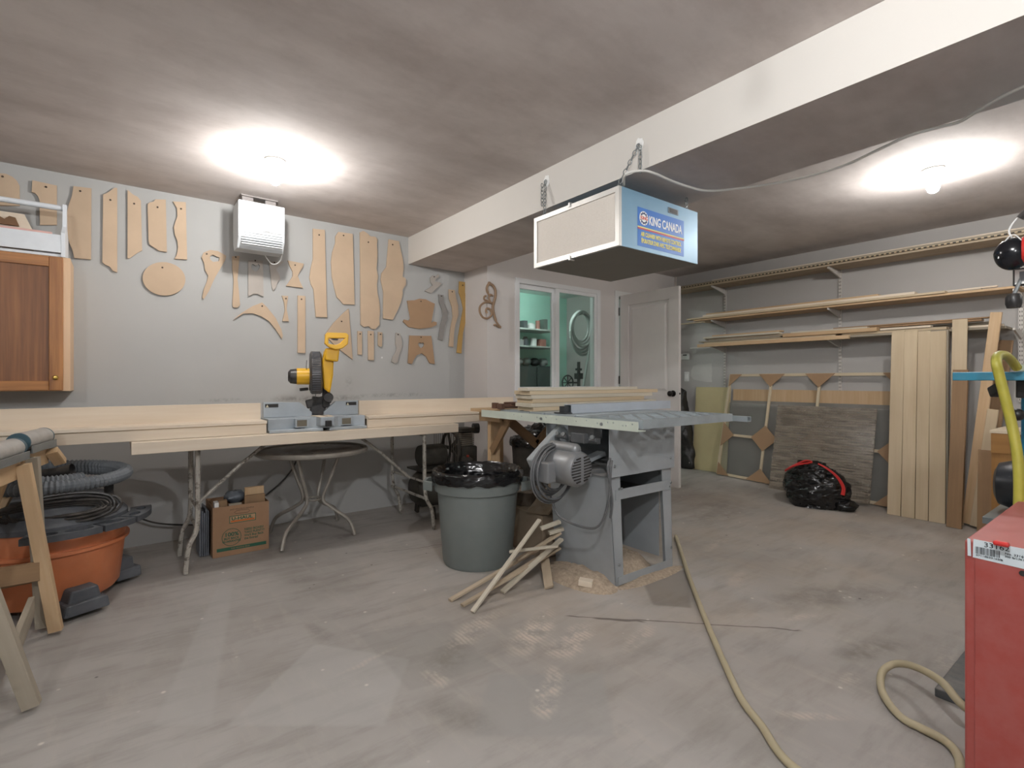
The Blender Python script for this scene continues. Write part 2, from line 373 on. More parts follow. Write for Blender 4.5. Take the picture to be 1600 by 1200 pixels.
# window wall with an opening for the window and one for the door
WX0, WX1, WZ0, WZ1 = 3.0, 4.18, .97, 2.105
DX0, DX1, DZ = 4.48, 5.28, 2.07
mb = MB()
for b in ((XJ, 0, WX0, H), (WX0, 0, WX1, WZ0), (WX0, WZ1, WX1, H), (WX1, 0, DX0, H), (DX0, DZ, DX1, H), (DX1, 0, XR, H)):
    mb.box(b[0], YW, b[1]-(.2 if b[1] == 0 else 0), b[2], YW+.12, b[3])
struct(mb, 'wall_back', M_WH, 'off-white wall with the sliding window and open door')
def beam():
    mb = MB(); mb.box(BX0, YB, BZ, BX1, YL, H-.001)
    o = mb.build('trim_1', [M_BM, M_BMU], None, smooth=False, origin=(0, 0, 0))
    for p in o.data.polygons: p.material_index = 1 if p.normal.z < -.5 else 0
    tag(o, 'boxed ceiling beam, pale painted sides and dusty underside', None, kind='structure')
beam()
struct(MB().box(XR-.012, YW-.03, fz(XR, YW), XR-.001, YW-.001, H-.002), 'trim_2', mat('corner_bead', 'cfc6bf', .6), 'thin corner strip beside the lumber shelves')
# patch of filler paint on the right wall
pts = [(1083, 572), (1092, 569), (1101, 569), (1112, 568), (1113, 580), (1112, 592), (1113, 597), (1104, 597), (1094, 595), (1084, 593), (1079, 588), (1080, 579)]
q = [PX(a, b, XR) for a, b in pts]
pm = MB().prism([[(p.y, p.z) for p in q]], lambda u, v, w: (XR-w, u, v), .0, .0015)
pp = pm.build('paint_patch', mat('filler_paint', 'c9c6c2', .6, var=.04), bpy.data.objects['wall_right'], smooth=False)
# ---- window
M_VIN = mat('white_vinyl', 'e4e4e4', .35, var=.02)
t = NT('window_glass'); t.set('Base Color', (.95, .985, .975, 1)); t.set('Roughness', .03); t.set('Transmission Weight', 1.0); t.set('IOR', 1.25); M_GL = t.m
wf = struct(MB().box(WX0, YW-.012, WZ0, WX0+.05, YW+.10, WZ1).box(WX1-.05, YW-.012, WZ0, WX1, YW+.10, WZ1).box(WX0+.05, YW-.012, WZ0, WX1-.05, YW+.10, WZ0+.05).box(WX0+.05, YW-.012, WZ1-.045, WX1-.05, YW+.10, WZ1), 'window_1', M_VIN, 'white vinyl two-pane sliding window')
XM = PY(868, 500, YW).x
MB().box(WX0+.05, YW+.03, WZ0+.05, WX0+.085, YW+.06, WZ1-.045).box(XM-.02, YW+.03, WZ0+.05, XM+.02, YW+.06, WZ1-.045).box(WX0+.085, YW+.03, WZ0+.05, XM-.02, YW+.06, WZ0+.085).box(WX0+.085, YW+.03, WZ1-.09, XM-.02, YW+.06, WZ1-.045).build('sash', M_VIN, wf, smooth=False)
MB().box(XM+.005, YW, WZ0+.05, XM+.055, YW+.029, WZ1-.045).box(WX1-.085, YW, WZ0+.05, WX1-.05, YW+.029, WZ1-.045).box(XM+.055, YW, WZ0+.05, WX1-.085, YW+.029, WZ0+.085).box(XM+.055, YW, WZ1-.08, WX1-.085, YW+.029, WZ1-.045).build('sash', M_VIN, wf, smooth=False)
MB().box(WX0+.085, YW+.043, WZ0+.085, XM-.02, YW+.047, WZ1-.09).build('pane', M_GL, wf, smooth=False)
MB().box(XM+.055, YW+.012, WZ0+.085, WX1-.085, YW+.016, WZ1-.08).build('pane', M_GL, wf, smooth=False)
# ---- door, standing open into the room, and its casing
struct(MB().box(DX0-.06, YW-.014, 0, DX0-.002, YW, DZ+.06).box(DX1, YW-.014, 0, DX1+.06, YW, DZ+.06).box(DX0-.002, YW-.014, DZ, DX1, YW, DZ+.06), 'trim_3', M_WHT, 'white casing round the doorway')
DT = .036; dx = 4.478; dy0, dy1, dz0, dz1 = YW-.035-.76, YW-.035, .03, 2.075
M_DOOR = mat('door_paint', 'dad5d1', .42, var=.02)
# panelled slab: frame boards plus recessed panels with raised fields
d = struct(MB().box(dx, dy0, dz0, dx+DT, dy0+.115, dz1).box(dx, dy1-.115, dz0, dx+DT, dy1, dz1).box(dx, dy0+.115, dz0, dx+DT, dy1-.115, dz0+.2).box(dx, dy0+.115, dz1-.12, dx+DT, dy1-.115, dz1).box(dx, dy0+.115, .80, dx+DT, dy1-.115, .98), 'door_1', M_DOOR, 'off-white two-panel door standing open into the room')
for z0, z1 in ((dz0+.2, .80), (.98, dz1-.12)):
    mb = MB().box(dx+.015, dy0+.115, z0, dx+DT-.015, dy1-.115, z1)
    for sx, xa in ((-1, dx+.015), (1, dx+DT-.015)):
        a, b, c, e = dy0+.115+.03, dy1-.115-.03, z0+.03, z1-.03; i = .025; xx = xa+sx*.012
        mb.add([(xa, a, c), (xa, b, c), (xa, b, e), (xa, a, e), (xx, a+i, c+i), (xx, b-i, c+i), (xx, b-i, e-i), (xx, a+i, e-i)], [(0, 1, 5, 4), (1, 2, 6, 5), (2, 3, 7, 6), (3, 0, 4, 7), (4, 5, 6, 7)])
    mb.build('panel', M_DOOR, d, smooth=False)
M_BLK = mat('black_plastic', '1c1c1e', .4, dust=.25); M_DKM = mat('dark_bronze', '2b2725', .35, .6)
kz, ky = .985, dy0+.065
kn = MB(); kn.lathe([(.0, -.0), (.032, .0), (.032, .006), (.012, .010), (.011, .03), (.022, .036), (.029, .05), (.027, .064), (.014, .072), (0, .073)], (dx, ky, kz), (-1, 0, 0), 20)
kn.build('door_knob', M_DKM, d)
kn = MB(); kn.lathe([(.0, -.0), (.032, .0), (.032, .006), (.012, .010), (.011, .03), (.022, .036), (.029, .05), (.027, .064), (.014, .072), (0, .073)], (dx+DT, ky, kz), (1, 0, 0), 20)
kn.build('door_knob', M_DKM, d)
MB().cyl((dx+DT/2, dy0-.001, kz), (dx+DT/2, dy0+.01, kz), .011, 12).build('latch', M_DKM, d)
for z in (.25, 1.08, 1.85): MB().cyl((dx-.004, dy1+.012, z), (dx-.004, dy1+.012, z+.09), .007, 8).build('hinge', M_DKM, d)
# ---- the small mint room behind the window
M_MINT = mat('mint_paint', 'a3d2c2', .7, var=.03)
RX0, RX1, RY1 = XJ+.12, XR, 5.85
struct(MB().box(RX0-.1, RY1, -.2, RX1, RY1+.1, H).box(RX0-.1, YL+.15, -.2, RX0, RY1, H), 'wall_mint', M_MINT, 'mint green walls of the room behind the window')
struct(MB().box(RX0-.1, YW+.12, H-.02, RX1, RY1+.1, H+.1), 'ceiling_mint', mat('mint_ceiling', 'd5ded9', .7), 'pale ceiling of the room behind the window')
# ---- right wall furniture fixed to the wall
o = MB(); o.box(XR-.028, 3.66, 1.375, XR-.001, 3.775, 1.45); th = o.build('thermostat', M_WHT, None, smooth=False, bevel=.006)
tag(th, 'small white wall thermostat with a dark display beside the door', 'thermostat')
MB().box(XR-.0295, 3.69, 1.425, XR-.0285, 3.745, 1.438).build('display', mat('lcd', '3c403a', .3), th, smooth=False)
ls = MB().box(XR-.008, 3.675, 1.11, XR-.001, 3.74, 1.225).build('light_switch', M_WHT, None, smooth=False, bevel=.003)
tag(ls, 'white rocker light switch plate below the thermostat', 'switch')
MB().box(XR-.012, 3.69, 1.135, XR-.0085, 3.725, 1.20).build('rocker', mat('switch_rocker', 'f0f0ee', .4), ls, smooth=False)
# ================================================================ LAMPS
def emis(name, col, s):
    t = NT(name); t.set('Emission Color', col); t.set('Emission Strength', s); t.set('Base Color', (1, 1, 1, 1)); return t.m
M_BULB = emis('lit_bulb', (1.0, .98, .955, 1), BULB)
M_BULB2 = emis('lit_bulb_bright', (.97, .985, 1.0, 1), BULB2)
M_PORC = mat('porcelain', 'f2f0ec', .3, var=.02)
def bulb(x, y, label, m=None, z=H):
    t = thing('ceiling_light', label, 'ceiling light', (x, y, z), 'bare bulbs on the ceiling')
    MB().lathe([(.0, 0), (.058, -.0005), (.058, -.010), (.045, -.022), (.030, -.034), (.026, -.052), (0, -.052)], (x, y, z), n=24).build('lamp_holder', M_PORC, t)
    mb = MB().lathe([(.013, -.054), (.016, -.066), (.024, -.082), (.031, -.10), (.032, -.118), (.026, -.136), (.014, -.146), (0, -.149)], (x, y, z), n=20)
    mb.build('bulb', m or M_BULB, t); return t
bulb(*PZ(430, 250, H)[:2], 'bare bulb in a white holder above the wall heater')
bulb(*PZ(1458, 264, H)[:2], 'bare bulb in a white holder beyond the beam near the lumber shelves')
bulb(.60, .20, 'bare bulb in a white holder above the camera', M_BULB2)
bulb(3.99, -1.2, 'added fill bulb in a white holder out of view on the right')  # unseen bulb added as fill to brighten the lumber side
bulb(-1.3, -.9, 'added fill bulb in a white holder out of view behind', M_BULB2)  # another unseen bulb, added to even out the room light
# the mint room's own ceiling tube
t = thing('tube_light', 'lit tube light seen through the left window pane', 'tube light', (4.0, 5.0, H-.03))
MB().box(3.45, 4.96, H-.09, 4.65, 5.04, H-.021).build('housing', M_WHT, t, smooth=False)
MB().cyl((3.47, 5.0, H-.115), (4.63, 5.0, H-.115), .018, 12).build('tube', emis('lit_tube', (.93, 1, .98, 1), 60), t)
# ================================================================ LEFT WALL: PATTERNS
def ell(cx, cy, rx, ry, n=28, rot=0):
    return [(cx+rx*math.cos(a)*math.cos(rot)-ry*math.sin(a)*math.sin(rot), cy+rx*math.cos(a)*math.sin(rot)+ry*math.sin(a)*math.cos(rot)) for a in (2*math.pi*i/n for i in range(n))]
Z1, Z2, Z5 = (0, 240), (350, 220), (380, 480)
HRT = [(165, 783), (178, 772), (195, 785), (212, 772), (222, 785), (215, 805), (195, 822), (172, 805)]
TPL = [
 (Z1, 'arched tan template board at the far left above the white tote', [[(-60, 140), (-30, 130), (0, 128), (40, 132), (80, 150), (108, 175), (124, 205), (126, 330), (-60, 330)]], (20, 150), 0),
 (Z1, 'tan template with a notched left corner partly behind the white tote', [[(205, 172), (357, 205), (357, 450), (252, 450), (250, 300), (240, 272), (222, 252), (200, 245)]], (290, 215), 0),
 (Z1, 'wide tan template with a bulging left side above the oak cabinet', [[(460, 208), (572, 222), (570, 665), (465, 655), (455, 610), (435, 560), (420, 500), (416, 430), (420, 370), (432, 320), (450, 270)]], (503, 240), 0),
 (Z1, 'tall narrow template with stepped slanted ends pointing right', [[(733, 220), (733, 745), (705, 735), (688, 710), (658, 697), (640, 682), (645, 260), (672, 250), (700, 230), (716, 218)]], (690, 295), 0),
 (Z1, 'narrow template with its longest straight edge on the left side', [[(797, 230), (830, 260), (860, 275), (880, 300), (888, 608), (860, 622), (835, 640), (808, 658), (797, 655)]], (838, 318), 0),
 (Z1, 'template with clipped moulded left corners above the oval board', [[(970, 290), (1035, 292), (1042, 618), (990, 610), (975, 598), (935, 572), (928, 545), (922, 320), (935, 310), (960, 305)]], (984, 340), 0),
 (Z1, 'template with a wavy left edge left of the heater', [[(1080, 303), (1160, 308), (1168, 665), (1090, 660), (1105, 630), (1112, 590), (1108, 550), (1092, 510), (1085, 465), (1095, 430), (1108, 395), (1105, 345)]], (1130, 350), 0),
 (Z1, 'oval tan board hanging alone on the grey wall', [ell(1024, 785, 134, 104, rot=.12)], (1014, 715), 0),
 (Z1, 'hand saw handle template with a cut-out grip', [[(1310, 605), (1360, 612), (1412, 642), (1405, 670), (1340, 780), (1305, 860), (1272, 912), (1262, 900), (1272, 850), (1292, 800), (1300, 765), (1280, 730), (1275, 690), (1258, 650), (1270, 622)], [(1310, 645), (1328, 634), (1350, 645), (1370, 652), (1365, 675), (1330, 680), (1312, 665)]], (1290, 630), 0),
 (Z1, 'slim paddle-shaped template right of the hand saw template', [[(1448, 645), (1494, 642), (1488, 720), (1482, 790), (1490, 860), (1498, 950), (1480, 965), (1455, 962), (1450, 945), (1455, 860), (1458, 790), (1450, 720)]], (1470, 650), 0),
 (Z2, 'pale grey board template with a heart cut-out', [[(148, 752), (180, 745), (240, 752), (244, 975), (228, 970), (205, 958), (180, 958), (160, 970), (148, 970)], HRT], (192, 752), 1),
 (Z2, 'pale bracket template with a scooped right edge under the heater', [[(278, 755), (330, 762), (370, 755), (352, 777), (335, 790), (322, 808), (342, 840), (350, 865), (330, 890), (318, 925), (302, 938), (296, 920)]], (312, 764), 1),
 (Z2, 'hourglass-shaped tan template below the heater', [[(395, 750), (495, 770), (490, 790), (470, 820), (458, 845), (470, 880), (490, 922), (385, 908), (405, 880), (425, 850), (425, 820), (405, 780)]], (440, 780), 0),
 (Z2, 'tall straight template with one curved left edge right of the heater', [[(552, 552), (626, 560), (640, 1105), (570, 1102), (556, 930), (540, 900), (530, 860), (538, 800), (552, 740)]], (590, 592), 0),
 (Z2, 'broad tall template with a rounded left side', [[(710, 572), (800, 585), (812, 1025), (740, 1022), (722, 1000), (700, 978), (685, 920), (670, 850), (665, 760), (672, 700), (692, 640), (692, 600)]], (742, 595), 0),
 (Z2, 'tallest tan template with scalloped right edge', [[(845, 575), (865, 565), (890, 580), (910, 600), (940, 602), (955, 620), (950, 650), (955, 700), (952, 760), (948, 800), (958, 850), (950, 900), (955, 960), (965, 1000), (970, 1060), (965, 1120), (968, 1150), (940, 1178), (915, 1175), (900, 1160), (870, 1165), (850, 1150)]], (897, 637), 0),
 (Z2, 'tall tan template with a knob on its right side beside the beam', [[(1025, 618), (1088, 630), (1100, 690), (1112, 740), (1118, 800), (1110, 850), (1130, 862), (1132, 900), (1110, 932), (1112, 960), (1100, 1010), (1080, 1060), (1050, 1120), (990, 1112), (992, 950), (975, 870), (980, 830), (1010, 790)]], (1048, 652), 0),
 (Z2, 'small grey bird-shaped template under the beam', [[(1335, 835), (1338, 855), (1318, 865), (1312, 880), (1345, 885), (1355, 897), (1288, 955), (1250, 940), (1300, 905), (1285, 880), (1285, 855), (1300, 843), (1318, 850)]], (1307, 852), 1),
 (Z2, 'brown template shaped like a top hat under the beam', [[(1140, 1000), (1185, 998), (1215, 988), (1255, 992), (1280, 1005), (1312, 1020), (1300, 1080), (1290, 1140), (1305, 1130), (1324, 1135), (1324, 1152), (1290, 1167), (1220, 1176), (1150, 1165), (1115, 1132), (1120, 1118), (1150, 1125), (1160, 1110), (1150, 1060)]], (1225, 1005), 2),
 (Z2, 'grey wavy strip template near the wall corner', [[(1335, 962), (1366, 965), (1370, 1015), (1392, 1065), (1393, 1110), (1375, 1160), (1362, 1250), (1334, 1242), (1348, 1150), (1362, 1100), (1358, 1060), (1340, 1010)]], (1352, 972), 3),
 (Z2, 'tan wavy strip template between the grey one and the corner one', [[(1400, 930), (1437, 935), (1445, 985), (1458, 1030), (1460, 1090), (1440, 1150), (1432, 1200), (1428, 1290), (1400, 1285), (1410, 1180), (1425, 1100), (1420, 1040), (1402, 990)]], (1420, 945), 0),
 (Z2, 'longest tan wavy strip template nearest the wall corner', [[(1465, 880), (1500, 885), (1500, 950), (1513, 990), (1514, 1050), (1505, 1130), (1488, 1200), (1478, 1330), (1450, 1325), (1460, 1220), (1475, 1130), (1490, 1050), (1480, 1000), (1463, 950)]], (1485, 905), 4),
 (Z2, 'big crescent arch template above the bench', [[(55, 1120), (110, 1075), (175, 1035), (235, 1012), (265, 1040), (320, 1110), (355, 1180), (365, 1220), (358, 1238), (320, 1180), (280, 1130), (230, 1098), (180, 1080), (120, 1080)]], (235, 1035), 0),
 (Z2, 'little hourglass template above the crescent arch', [[(358, 970), (398, 972), (392, 1010), (388, 1050), (402, 1130), (362, 1128), (378, 1060), (372, 1010)]], (383, 988), 0),
 (Z2, 'long plain strip template left of the mitre saw', [[(457, 968), (505, 972), (505, 1328), (457, 1325)]], (480, 992), 0),
 (Z2, 'triangular sail template behind the yellow saw handle', [[(775, 1050), (800, 1368), (700, 1290), (625, 1215), (680, 1140), (740, 1080)]], (730, 1130), 0),
 (Z5, 'small strip template just right of the sail template', [[(710, 150), (738, 152), (738, 298), (712, 296)]], (725, 168), 0),
 (Z5, 'middle and longest of the three small strip templates', [[(775, 148), (812, 150), (812, 332), (777, 330)]], (792, 172), 0),
 (Z5, 'shortest small strip template with a rounded lower end', [[(838, 155), (865, 158), (862, 245), (850, 248), (838, 240)]], (852, 170), 0),
 (Z5, 'pale boot-shaped template with curved outline', [[(950, 160), (975, 165), (985, 200), (990, 250), (975, 280), (965, 310), (962, 345), (940, 350), (922, 340), (930, 310), (945, 290), (955, 260), (948, 220)]], (962, 172), 1),
 (Z5, 'brown stool-end template with heart cut-out and two feet', [[(1035, 178), (1170, 180), (1192, 355), (1160, 350), (1140, 310), (1110, 288), (1080, 300), (1060, 330), (1050, 355), (1025, 350)], [(1088, 230), (1098, 220), (1108, 227), (1118, 220), (1128, 232), (1124, 244), (1108, 258), (1092, 244)]], (1106, 188), 2),
]
MT = [MDF(), MDFG(), mat('mdf_brown', 'a98a6c', .8, var=.06, scale=5), mat('mdf_dgrey', '8f8b87', .8, var=.05), mat('mdf_ochre', 'bf9a5c', .8, var=.06)]
M_NAIL = mat('nail', '4a4038', .4, .7)
for (ox, oy), lab, loops, nail, mi in TPL:
    L = []
    for l in loops:
        q = [PY(ox+a/4, oy+b/4, YL) for a, b in l]; L.append([(p.x, p.z) for p in q])
    mb = MB().prism(L, lambda u, v, w: (u, YL-w, v), .006, .018)
    o = mb.build('template_board', MT[mi], None, smooth=False); tag(o, lab, 'template', 'cut-out templates on the grey wall')
    p = PY(ox+nail[0]/4, oy+nail[1]/4, YL); MB().lathe([(0, .024), (.006, .022), (.006, .019), (.002, .0185), (.002, .001)], (p.x, YL, p.z), (0, -1, 0), 8).build('nail', M_NAIL, o)
# scroll bracket on the window wall (4x zoom from 700,380)
def Zs(a, b, w=.012): p = PY(700+a/4, 380+b/4, YW); return V((p.x, YW-w, p.z))
t = thing('scroll_ornament', 'brown curled scroll ornament hung left of the sliding window', 'ornament', Zs(250, 520, .0))
M_SCR = mat('scroll_brown', '9a7f66', .6, var=.1)
SC1 = spline([Zs(325, 525), Zs(300, 495), Zs(284, 450), Zs(276, 400), Zs(290, 345), Zs(292, 300), Zs(275, 265), Zs(250, 258), Zs(238, 285), Zs(248, 320), Zs(262, 330)], 6)
MB().tube(SC1, [.009]*8+[.013]*(len(SC1)-16)+[.009]*8, 8).build('stem', M_SCR, t)
MB().tube(spline([Zs(278, 385), Zs(262, 372), Zs(225, 372), Zs(197, 395), Zs(194, 430), Zs(212, 463), Zs(243, 470), Zs(268, 448), Zs(262, 418), Zs(240, 408), Zs(232, 425), Zs(240, 436)], 5), .010, 8).build('scroll', M_SCR, t)
MB().tube(spline([Zs(258, 370), Zs(238, 360), Zs(222, 352), Zs(222, 335), Zs(233, 330)], 5), .009, 8).build('scroll', M_SCR, t)
MB().tube(spline([Zs(276, 330), Zs(258, 322), Zs(252, 345), Zs(262, 372)], 5), .009, 8).build('scroll', M_SCR, t)
MB().tube(spline([Zs(325, 527), Zs(310, 523), Zs(290, 510), Zs(283, 515)], 4), .009, 8).build('scroll', M_SCR, t)
MB().sphere(Zs(255, 250), .016, 10, 8, (1.2, .6, .8)).build('finial', M_SCR, t)
# ================================================================ HEATER
hx0, hx1, hy0, hy1, hz0, hz1 = .636, .935, 3.90, 4.10, 2.03, 2.355
t = thing('wall_heater', 'white ceiling-hung fan heater with louvred lower front', 'heater', ((hx0+hx1)/2, 4.0, hz0))
M_HW = mat('heater_white', 'c6cacd', .35, var=.03, dust=.12)
prof = [(hy1, hz0+.05), (hy1, hz1), (hy0, hz1), (hy0, hz0+.075), (hy0+.05, hz0), (hy1-.03, hz0)]
MB().prism([prof], lambda u, v, w: (w, u, v), hx0, hx1).build('casing', M_HW, t, smooth=False, bevel=.006)
for i in range(6):
    z = hz0+.025+i*.016
    MB().box(hx0+.02, hy0-.008, z, hx1-.02, hy0+.012, z+.006).build('louvre', M_HW, t, smooth=False)
    MB().box(hx0+.022, hy0-.002+max(0, .05-.0667*(z+.006-hz0)), z+.0065, hx1-.022, hy0+.011, z+.0155).build('air_slot', mat('slot_dark', '3a3c3e', .6), t, smooth=False) if z+.0155 > hz0+.078 else None
MB().box(hx0+.03, hy0-.004, hz0+.125, hx1-.02, hy0+.001, hz0+.129).box(hx0+.04, hy0-.006, hz0+.129, hx0+.07, hy0+.001, hz0+.137).box(hx1-.13, hy0-.006, hz0+.129, hx1-.10, hy0+.001, hz0+.137).build('clip', mat('clip_grey', '9a9c9c', .4), t, smooth=False)
MB().box(hx0+.04, 3.99, hz1, hx0+.11, 4.01, H-.002).box(hx1-.11, 3.99, hz1, hx1-.04, 4.01, H-.002).box(hx0+.03, 3.97, H-.012, hx1-.03, 4.03, H-.002).build('ceiling_bracket', mat('bracket_dusty', '8d8784', .6), t, smooth=False)
MB().tube(spline([(hx1+.004, 4.05, hz1-.06), (hx1+.03, 4.06, hz1-.03), (hx1+.02, 4.05, hz1-.2), (hx1+.005, 4.04, hz0-.02), (hx1-.05, 4.08, hz0-.05), (hx1-.12, 4.1, hz0+.06)], 5), .004, 6).build('cable', M_WHT, t)
# ================================================================ OAK CABINET AND TOTE
cx1, cyf, cz0, cz1 = -.236, 3.985, 1.055, 1.838; cx0 = -.95
t = thing('wall_cabinet', 'oak-door wall cabinet with a small brass knob at left edge', 'cabinet', (-.6, 4.13, cz0))
MB().box(cx0, cyf, cz0, cx1, YL-.002, cz1).build('body', wood('maple_side', 'd9b792', 'e6c8a6', 2, .5, rv=0), t, smooth=False)
dy = cyf-.001; dxr = PY(98.5, 500, cyf-.02).x; th_ = .02
rail = .062
fr = {'stile': [(dxr-rail, cz0+.004, dxr, cz1-.004), (cx0+.01, cz0+.004, cx0+.01+rail, cz1-.004)], 'rail': [(cx0+.01+rail, cz0+.004, dxr-rail, cz0+.004+.055), (cx0+.01+rail, cz1-.004-.06, dxr-rail, cz1-.004)]}
dr = MB().box(cx0+.01+rail-.002, dy-.011, cz0+.05, dxr-rail+.002, dy-.001, cz1-.06).build('door', OAKD(2), t, smooth=False)
for nm, l in fr.items():
    for a, b, c, e in l: MB().box(a, dy-th_, b, c, dy-.001, e).build(nm, OAK(2 if nm == 'stile' else 0), dr, smooth=False, bevel=.003)
k = PY(87, 590, dy-th_); MB().lathe([(0, .026), (.008, .025), (.0135, .019), (.0135, .014), (.006, .008), (.005, 0)], (k.x, dy-th_, k.z), (0, -1, 0), 16).build('knob', mat('brass', 'c9a85a', .25, .9, var=.03), dr)
# tote
t = thing('wooden_tote', 'white wooden carrying tote with a dowel handle on the oak cabinet', 'tote', (-.6, 4.1, cz1))
M_TW = mat('tote_white', 'e4e9ee', .5, var=.03, scale=20)
ex = -.258; y0, y1 = 3.975, 4.215; tz = cz1
endp = [(y0+.005, tz+.002), (y0-.005, tz+.14), (y0+.085, tz+.20), (y0+.10, tz+.335), (y0+.14, tz+.335), (y0+.155, tz+.20), (y1+.005, tz+.14), (y1-.005, tz+.002)]
for xx in (ex, -1.0): MB().prism([endp], lambda u, v, w: (w, u, v), xx-.018, xx).build('end_panel', M_TW, t, smooth=False)
for ys in (y0, y1-.014): MB().box(-.999, ys, tz+.025, ex-.019, ys+.014, tz+.128).build('side_panel', M_TW, t, smooth=False)
MB().box(-.999, y0+.015, tz+.003, ex-.019, y1-.015, tz+.018).build('bottom', M_TW, t, smooth=False)
MB().cyl((-.999, y0+.12, tz+.315), (ex-.001, y0+.12, tz+.315), .016, 14).build('handle', M_TW, t)
o = MB().box(-.98, y0+.02, tz+.10, ex-.06, y0+.05, tz+.143).build('pink_board', mat('pink_paint', 'e3b7ae', .6), None, smooth=False); tag(o, 'pale pink board lying in the white tote behind its front side', 'board')
A, B = V((-.34, y0+.14, tz+.10)), V((-.36, y0+.14, tz+.235))
o = MB().prism([[(-.80, tz+.02), (-.40, tz+.02), (-.405, tz+.15), (-.44, tz+.235), (-.80, tz+.235)]], lambda u, v, w: (u, w, v), y0+.07, y0+.085).build('offcut_board', MAPLE(0), None, smooth=False); tag(o, 'light plywood offcut with a slanted end standing in the white tote', 'board')
o = MB().prism([[(-.585, tz+.16), (-.46, tz+.16), (-.475, tz+.205), (-.50, tz+.21), (-.52, tz+.19), (-.56, tz+.215), (-.58, tz+.20)]], lambda u, v, w: (u, w, v), y0+.052, y0+.067).build('template_offcut', mat('dark_mdf', '7a5c42', .8), None, smooth=False); tag(o, 'small dark brown wavy offcut sticking out of the white tote', 'template')
# ================================================================ BENCH: FOLDING TABLE, WINGS
TZ = .785; TY0, TY1, TX0, TX1 = 3.385, 4.12, .045, 2.07
t = thing('folding_table', 'long cream folding table with chipped white steel legs under the mitre saw', 'table', (1.05, 3.75, 0))
MB().box(TX0, TY0, TZ-.065, TX1, TY1, TZ).build('table_top', MAPLE(0), t, smooth=False, bevel=.003)
M_CHIP = NT('chipped_white_steel'); q = M_CHIP; o_ = q.obj()
n_ = q.ramp(q.noise(o_, 22, 5, .7), .50, .62); q.set('Base Color', q.mix(n_, srgb('b3aea5'), srgb('6d665d'))); q.set('Roughness', .6); q.set('Metallic', .2); M_CHIP = q.m
def leg(pts, r=.014): return MB().tube(spline([V(p) for p in pts], 5), r, 8).build('leg', M_CHIP, t)
for sx, fx, fr_, yy in ((.36, .29, .0, (3.48, 3.86)), (1.80, 1.83, 0, (3.40, 3.97))):
    d = fx-sx
    for y in yy:
        s = -1 if sx < 1 else 1
        leg([(sx, y+.03, TZ-.066), (sx, y+.03, .5), (sx+s*.005, y+.02, .26), (sx+s*.045, y+.005, .16), (sx+s*.06, y, .05), (sx+s*.062, y, .004)])
    MB().tube([(sx, yy[0]+.03, .24), (sx, yy[1]+.03, .24)], .011, 8).build('stretcher', M_CHIP, t)
    MB().tube([(sx, yy[0]+.03, TZ-.075), (sx, yy[1]+.03, TZ-.075)], .011, 8).build('stretcher', M_CHIP, t)
    b = 1 if sx < 1 else -1
    MB().tube([(sx+b*.42, 3.66, TZ-.07), (sx+b*.25, 3.66, .58), (sx+b*.01, 3.66, .36)], .011, 8).build('brace', M_CHIP, t)
    MB().tube([(sx, yy[0]+.03, .36), (sx, yy[1]+.03, .36)], .009, 8).build('stretcher', M_CHIP, t)
def wing(x0, x1, label):
    t = thing('saw_bench_wing', label, 'bench', ((x0+x1)/2, 3.55, TZ))
    board('deck', MAPLE(0), (x0, 3.53, .858), (x1, 3.53, .858), .18, .018, parent=t)
    board('front_board', MAPLE(0), (x0, 3.465, .817), (x1, 3.465, .817), .062, .018, (0, 1, 0), parent=t)
    board('fence_board', MAPLE(0), (x0, 3.629, .885), (x1, 3.629, .885), .172, .018, (0, 1, 0), parent=t)
    board('back_board', MAPLE(0), (x0, 3.60, .817), (x1, 3.60, .817), .062, .018, (0, 1, 0), parent=t)
XL = PY(417, 670, 3.5).x-.012; XRW = PY(568, 670, 3.5).x+.012
wing(-1.7, XL, 'long pale plywood work support with fence left of the mitre saw'); wing(XRW, 2.78, 'pale plywood work support with fence between mitre saw and table saw')
# a leg frame under the far end of each wing, so it stands
for x, lab in ((-1.5, 'wooden post holding up the left end of the long work support'), (2.56, 'wooden post holding up the right end of the work support')):
    o = board('support_post', PINE(0), (x, 3.54, .003), (x, 3.54, .785), .08, .04, (0, 1, 0)); tag(o, lab, 'post')
# ================================================================ MITRE SAW
X0 = PY(497, 600, 3.6).x
t = thing('mitre_saw', 'yellow and black mitre saw with grey base on the bench', 'saw', (X0, 3.6, TZ))
M_ALU = mat('cast_aluminium', 'a9b1b7', .45, .35, var=.08, dust=.35, dcol='b9bcbc'); M_YEL = mat('tool_yellow', 'e8b21c', .35, var=.05, dust=.12); M_GRD = mat('guard_black', '26262a', .35, var=.2, dust=.35)
bx0, bx1 = PY(417, 670, 3.5).x, PY(568, 670, 3.5).x; b0 = TZ+.001
# base: two side decks, sloped to the middle
mb = MB()
for s, xe in ((-1, bx0), (1, bx1)):
    pts = [(xe, 3.47), (X0+s*.16, 3.50), (X0+s*.105, 3.455), (X0+s*.02, 3.455), (X0+s*.02, 3.72), (xe, 3.72)]
    mb.prism([pts], lambda u, v, w: (u, v, w), b0+.018, b0+.088)
    mb.prism([[(xe, 3.435), (X0+s*.13, 3.44), (X0+s*.02, 3.42), (X0+s*.02, 3.74), (xe, 3.74)]], lambda u, v, w: (u, v, w), b0, b0+.02)
base = mb.build('base', M_ALU, t, smooth=False, bevel=.004)
MB().lathe([(0, .02), (.17, .02), (.17, .091), (0, .091)], (X0, 3.60, b0), n=32).build('turntable', M_ALU, t)
MB().prism([[(X0-.045, 3.39), (X0+.045, 3.39), (X0+.075, 3.5), (X0-.075, 3.5)]], lambda u, v, w: (u, v, w), b0+.035, b0+.092).build('mitre_arm', M_ALU, t, smooth=False, bevel=.006)
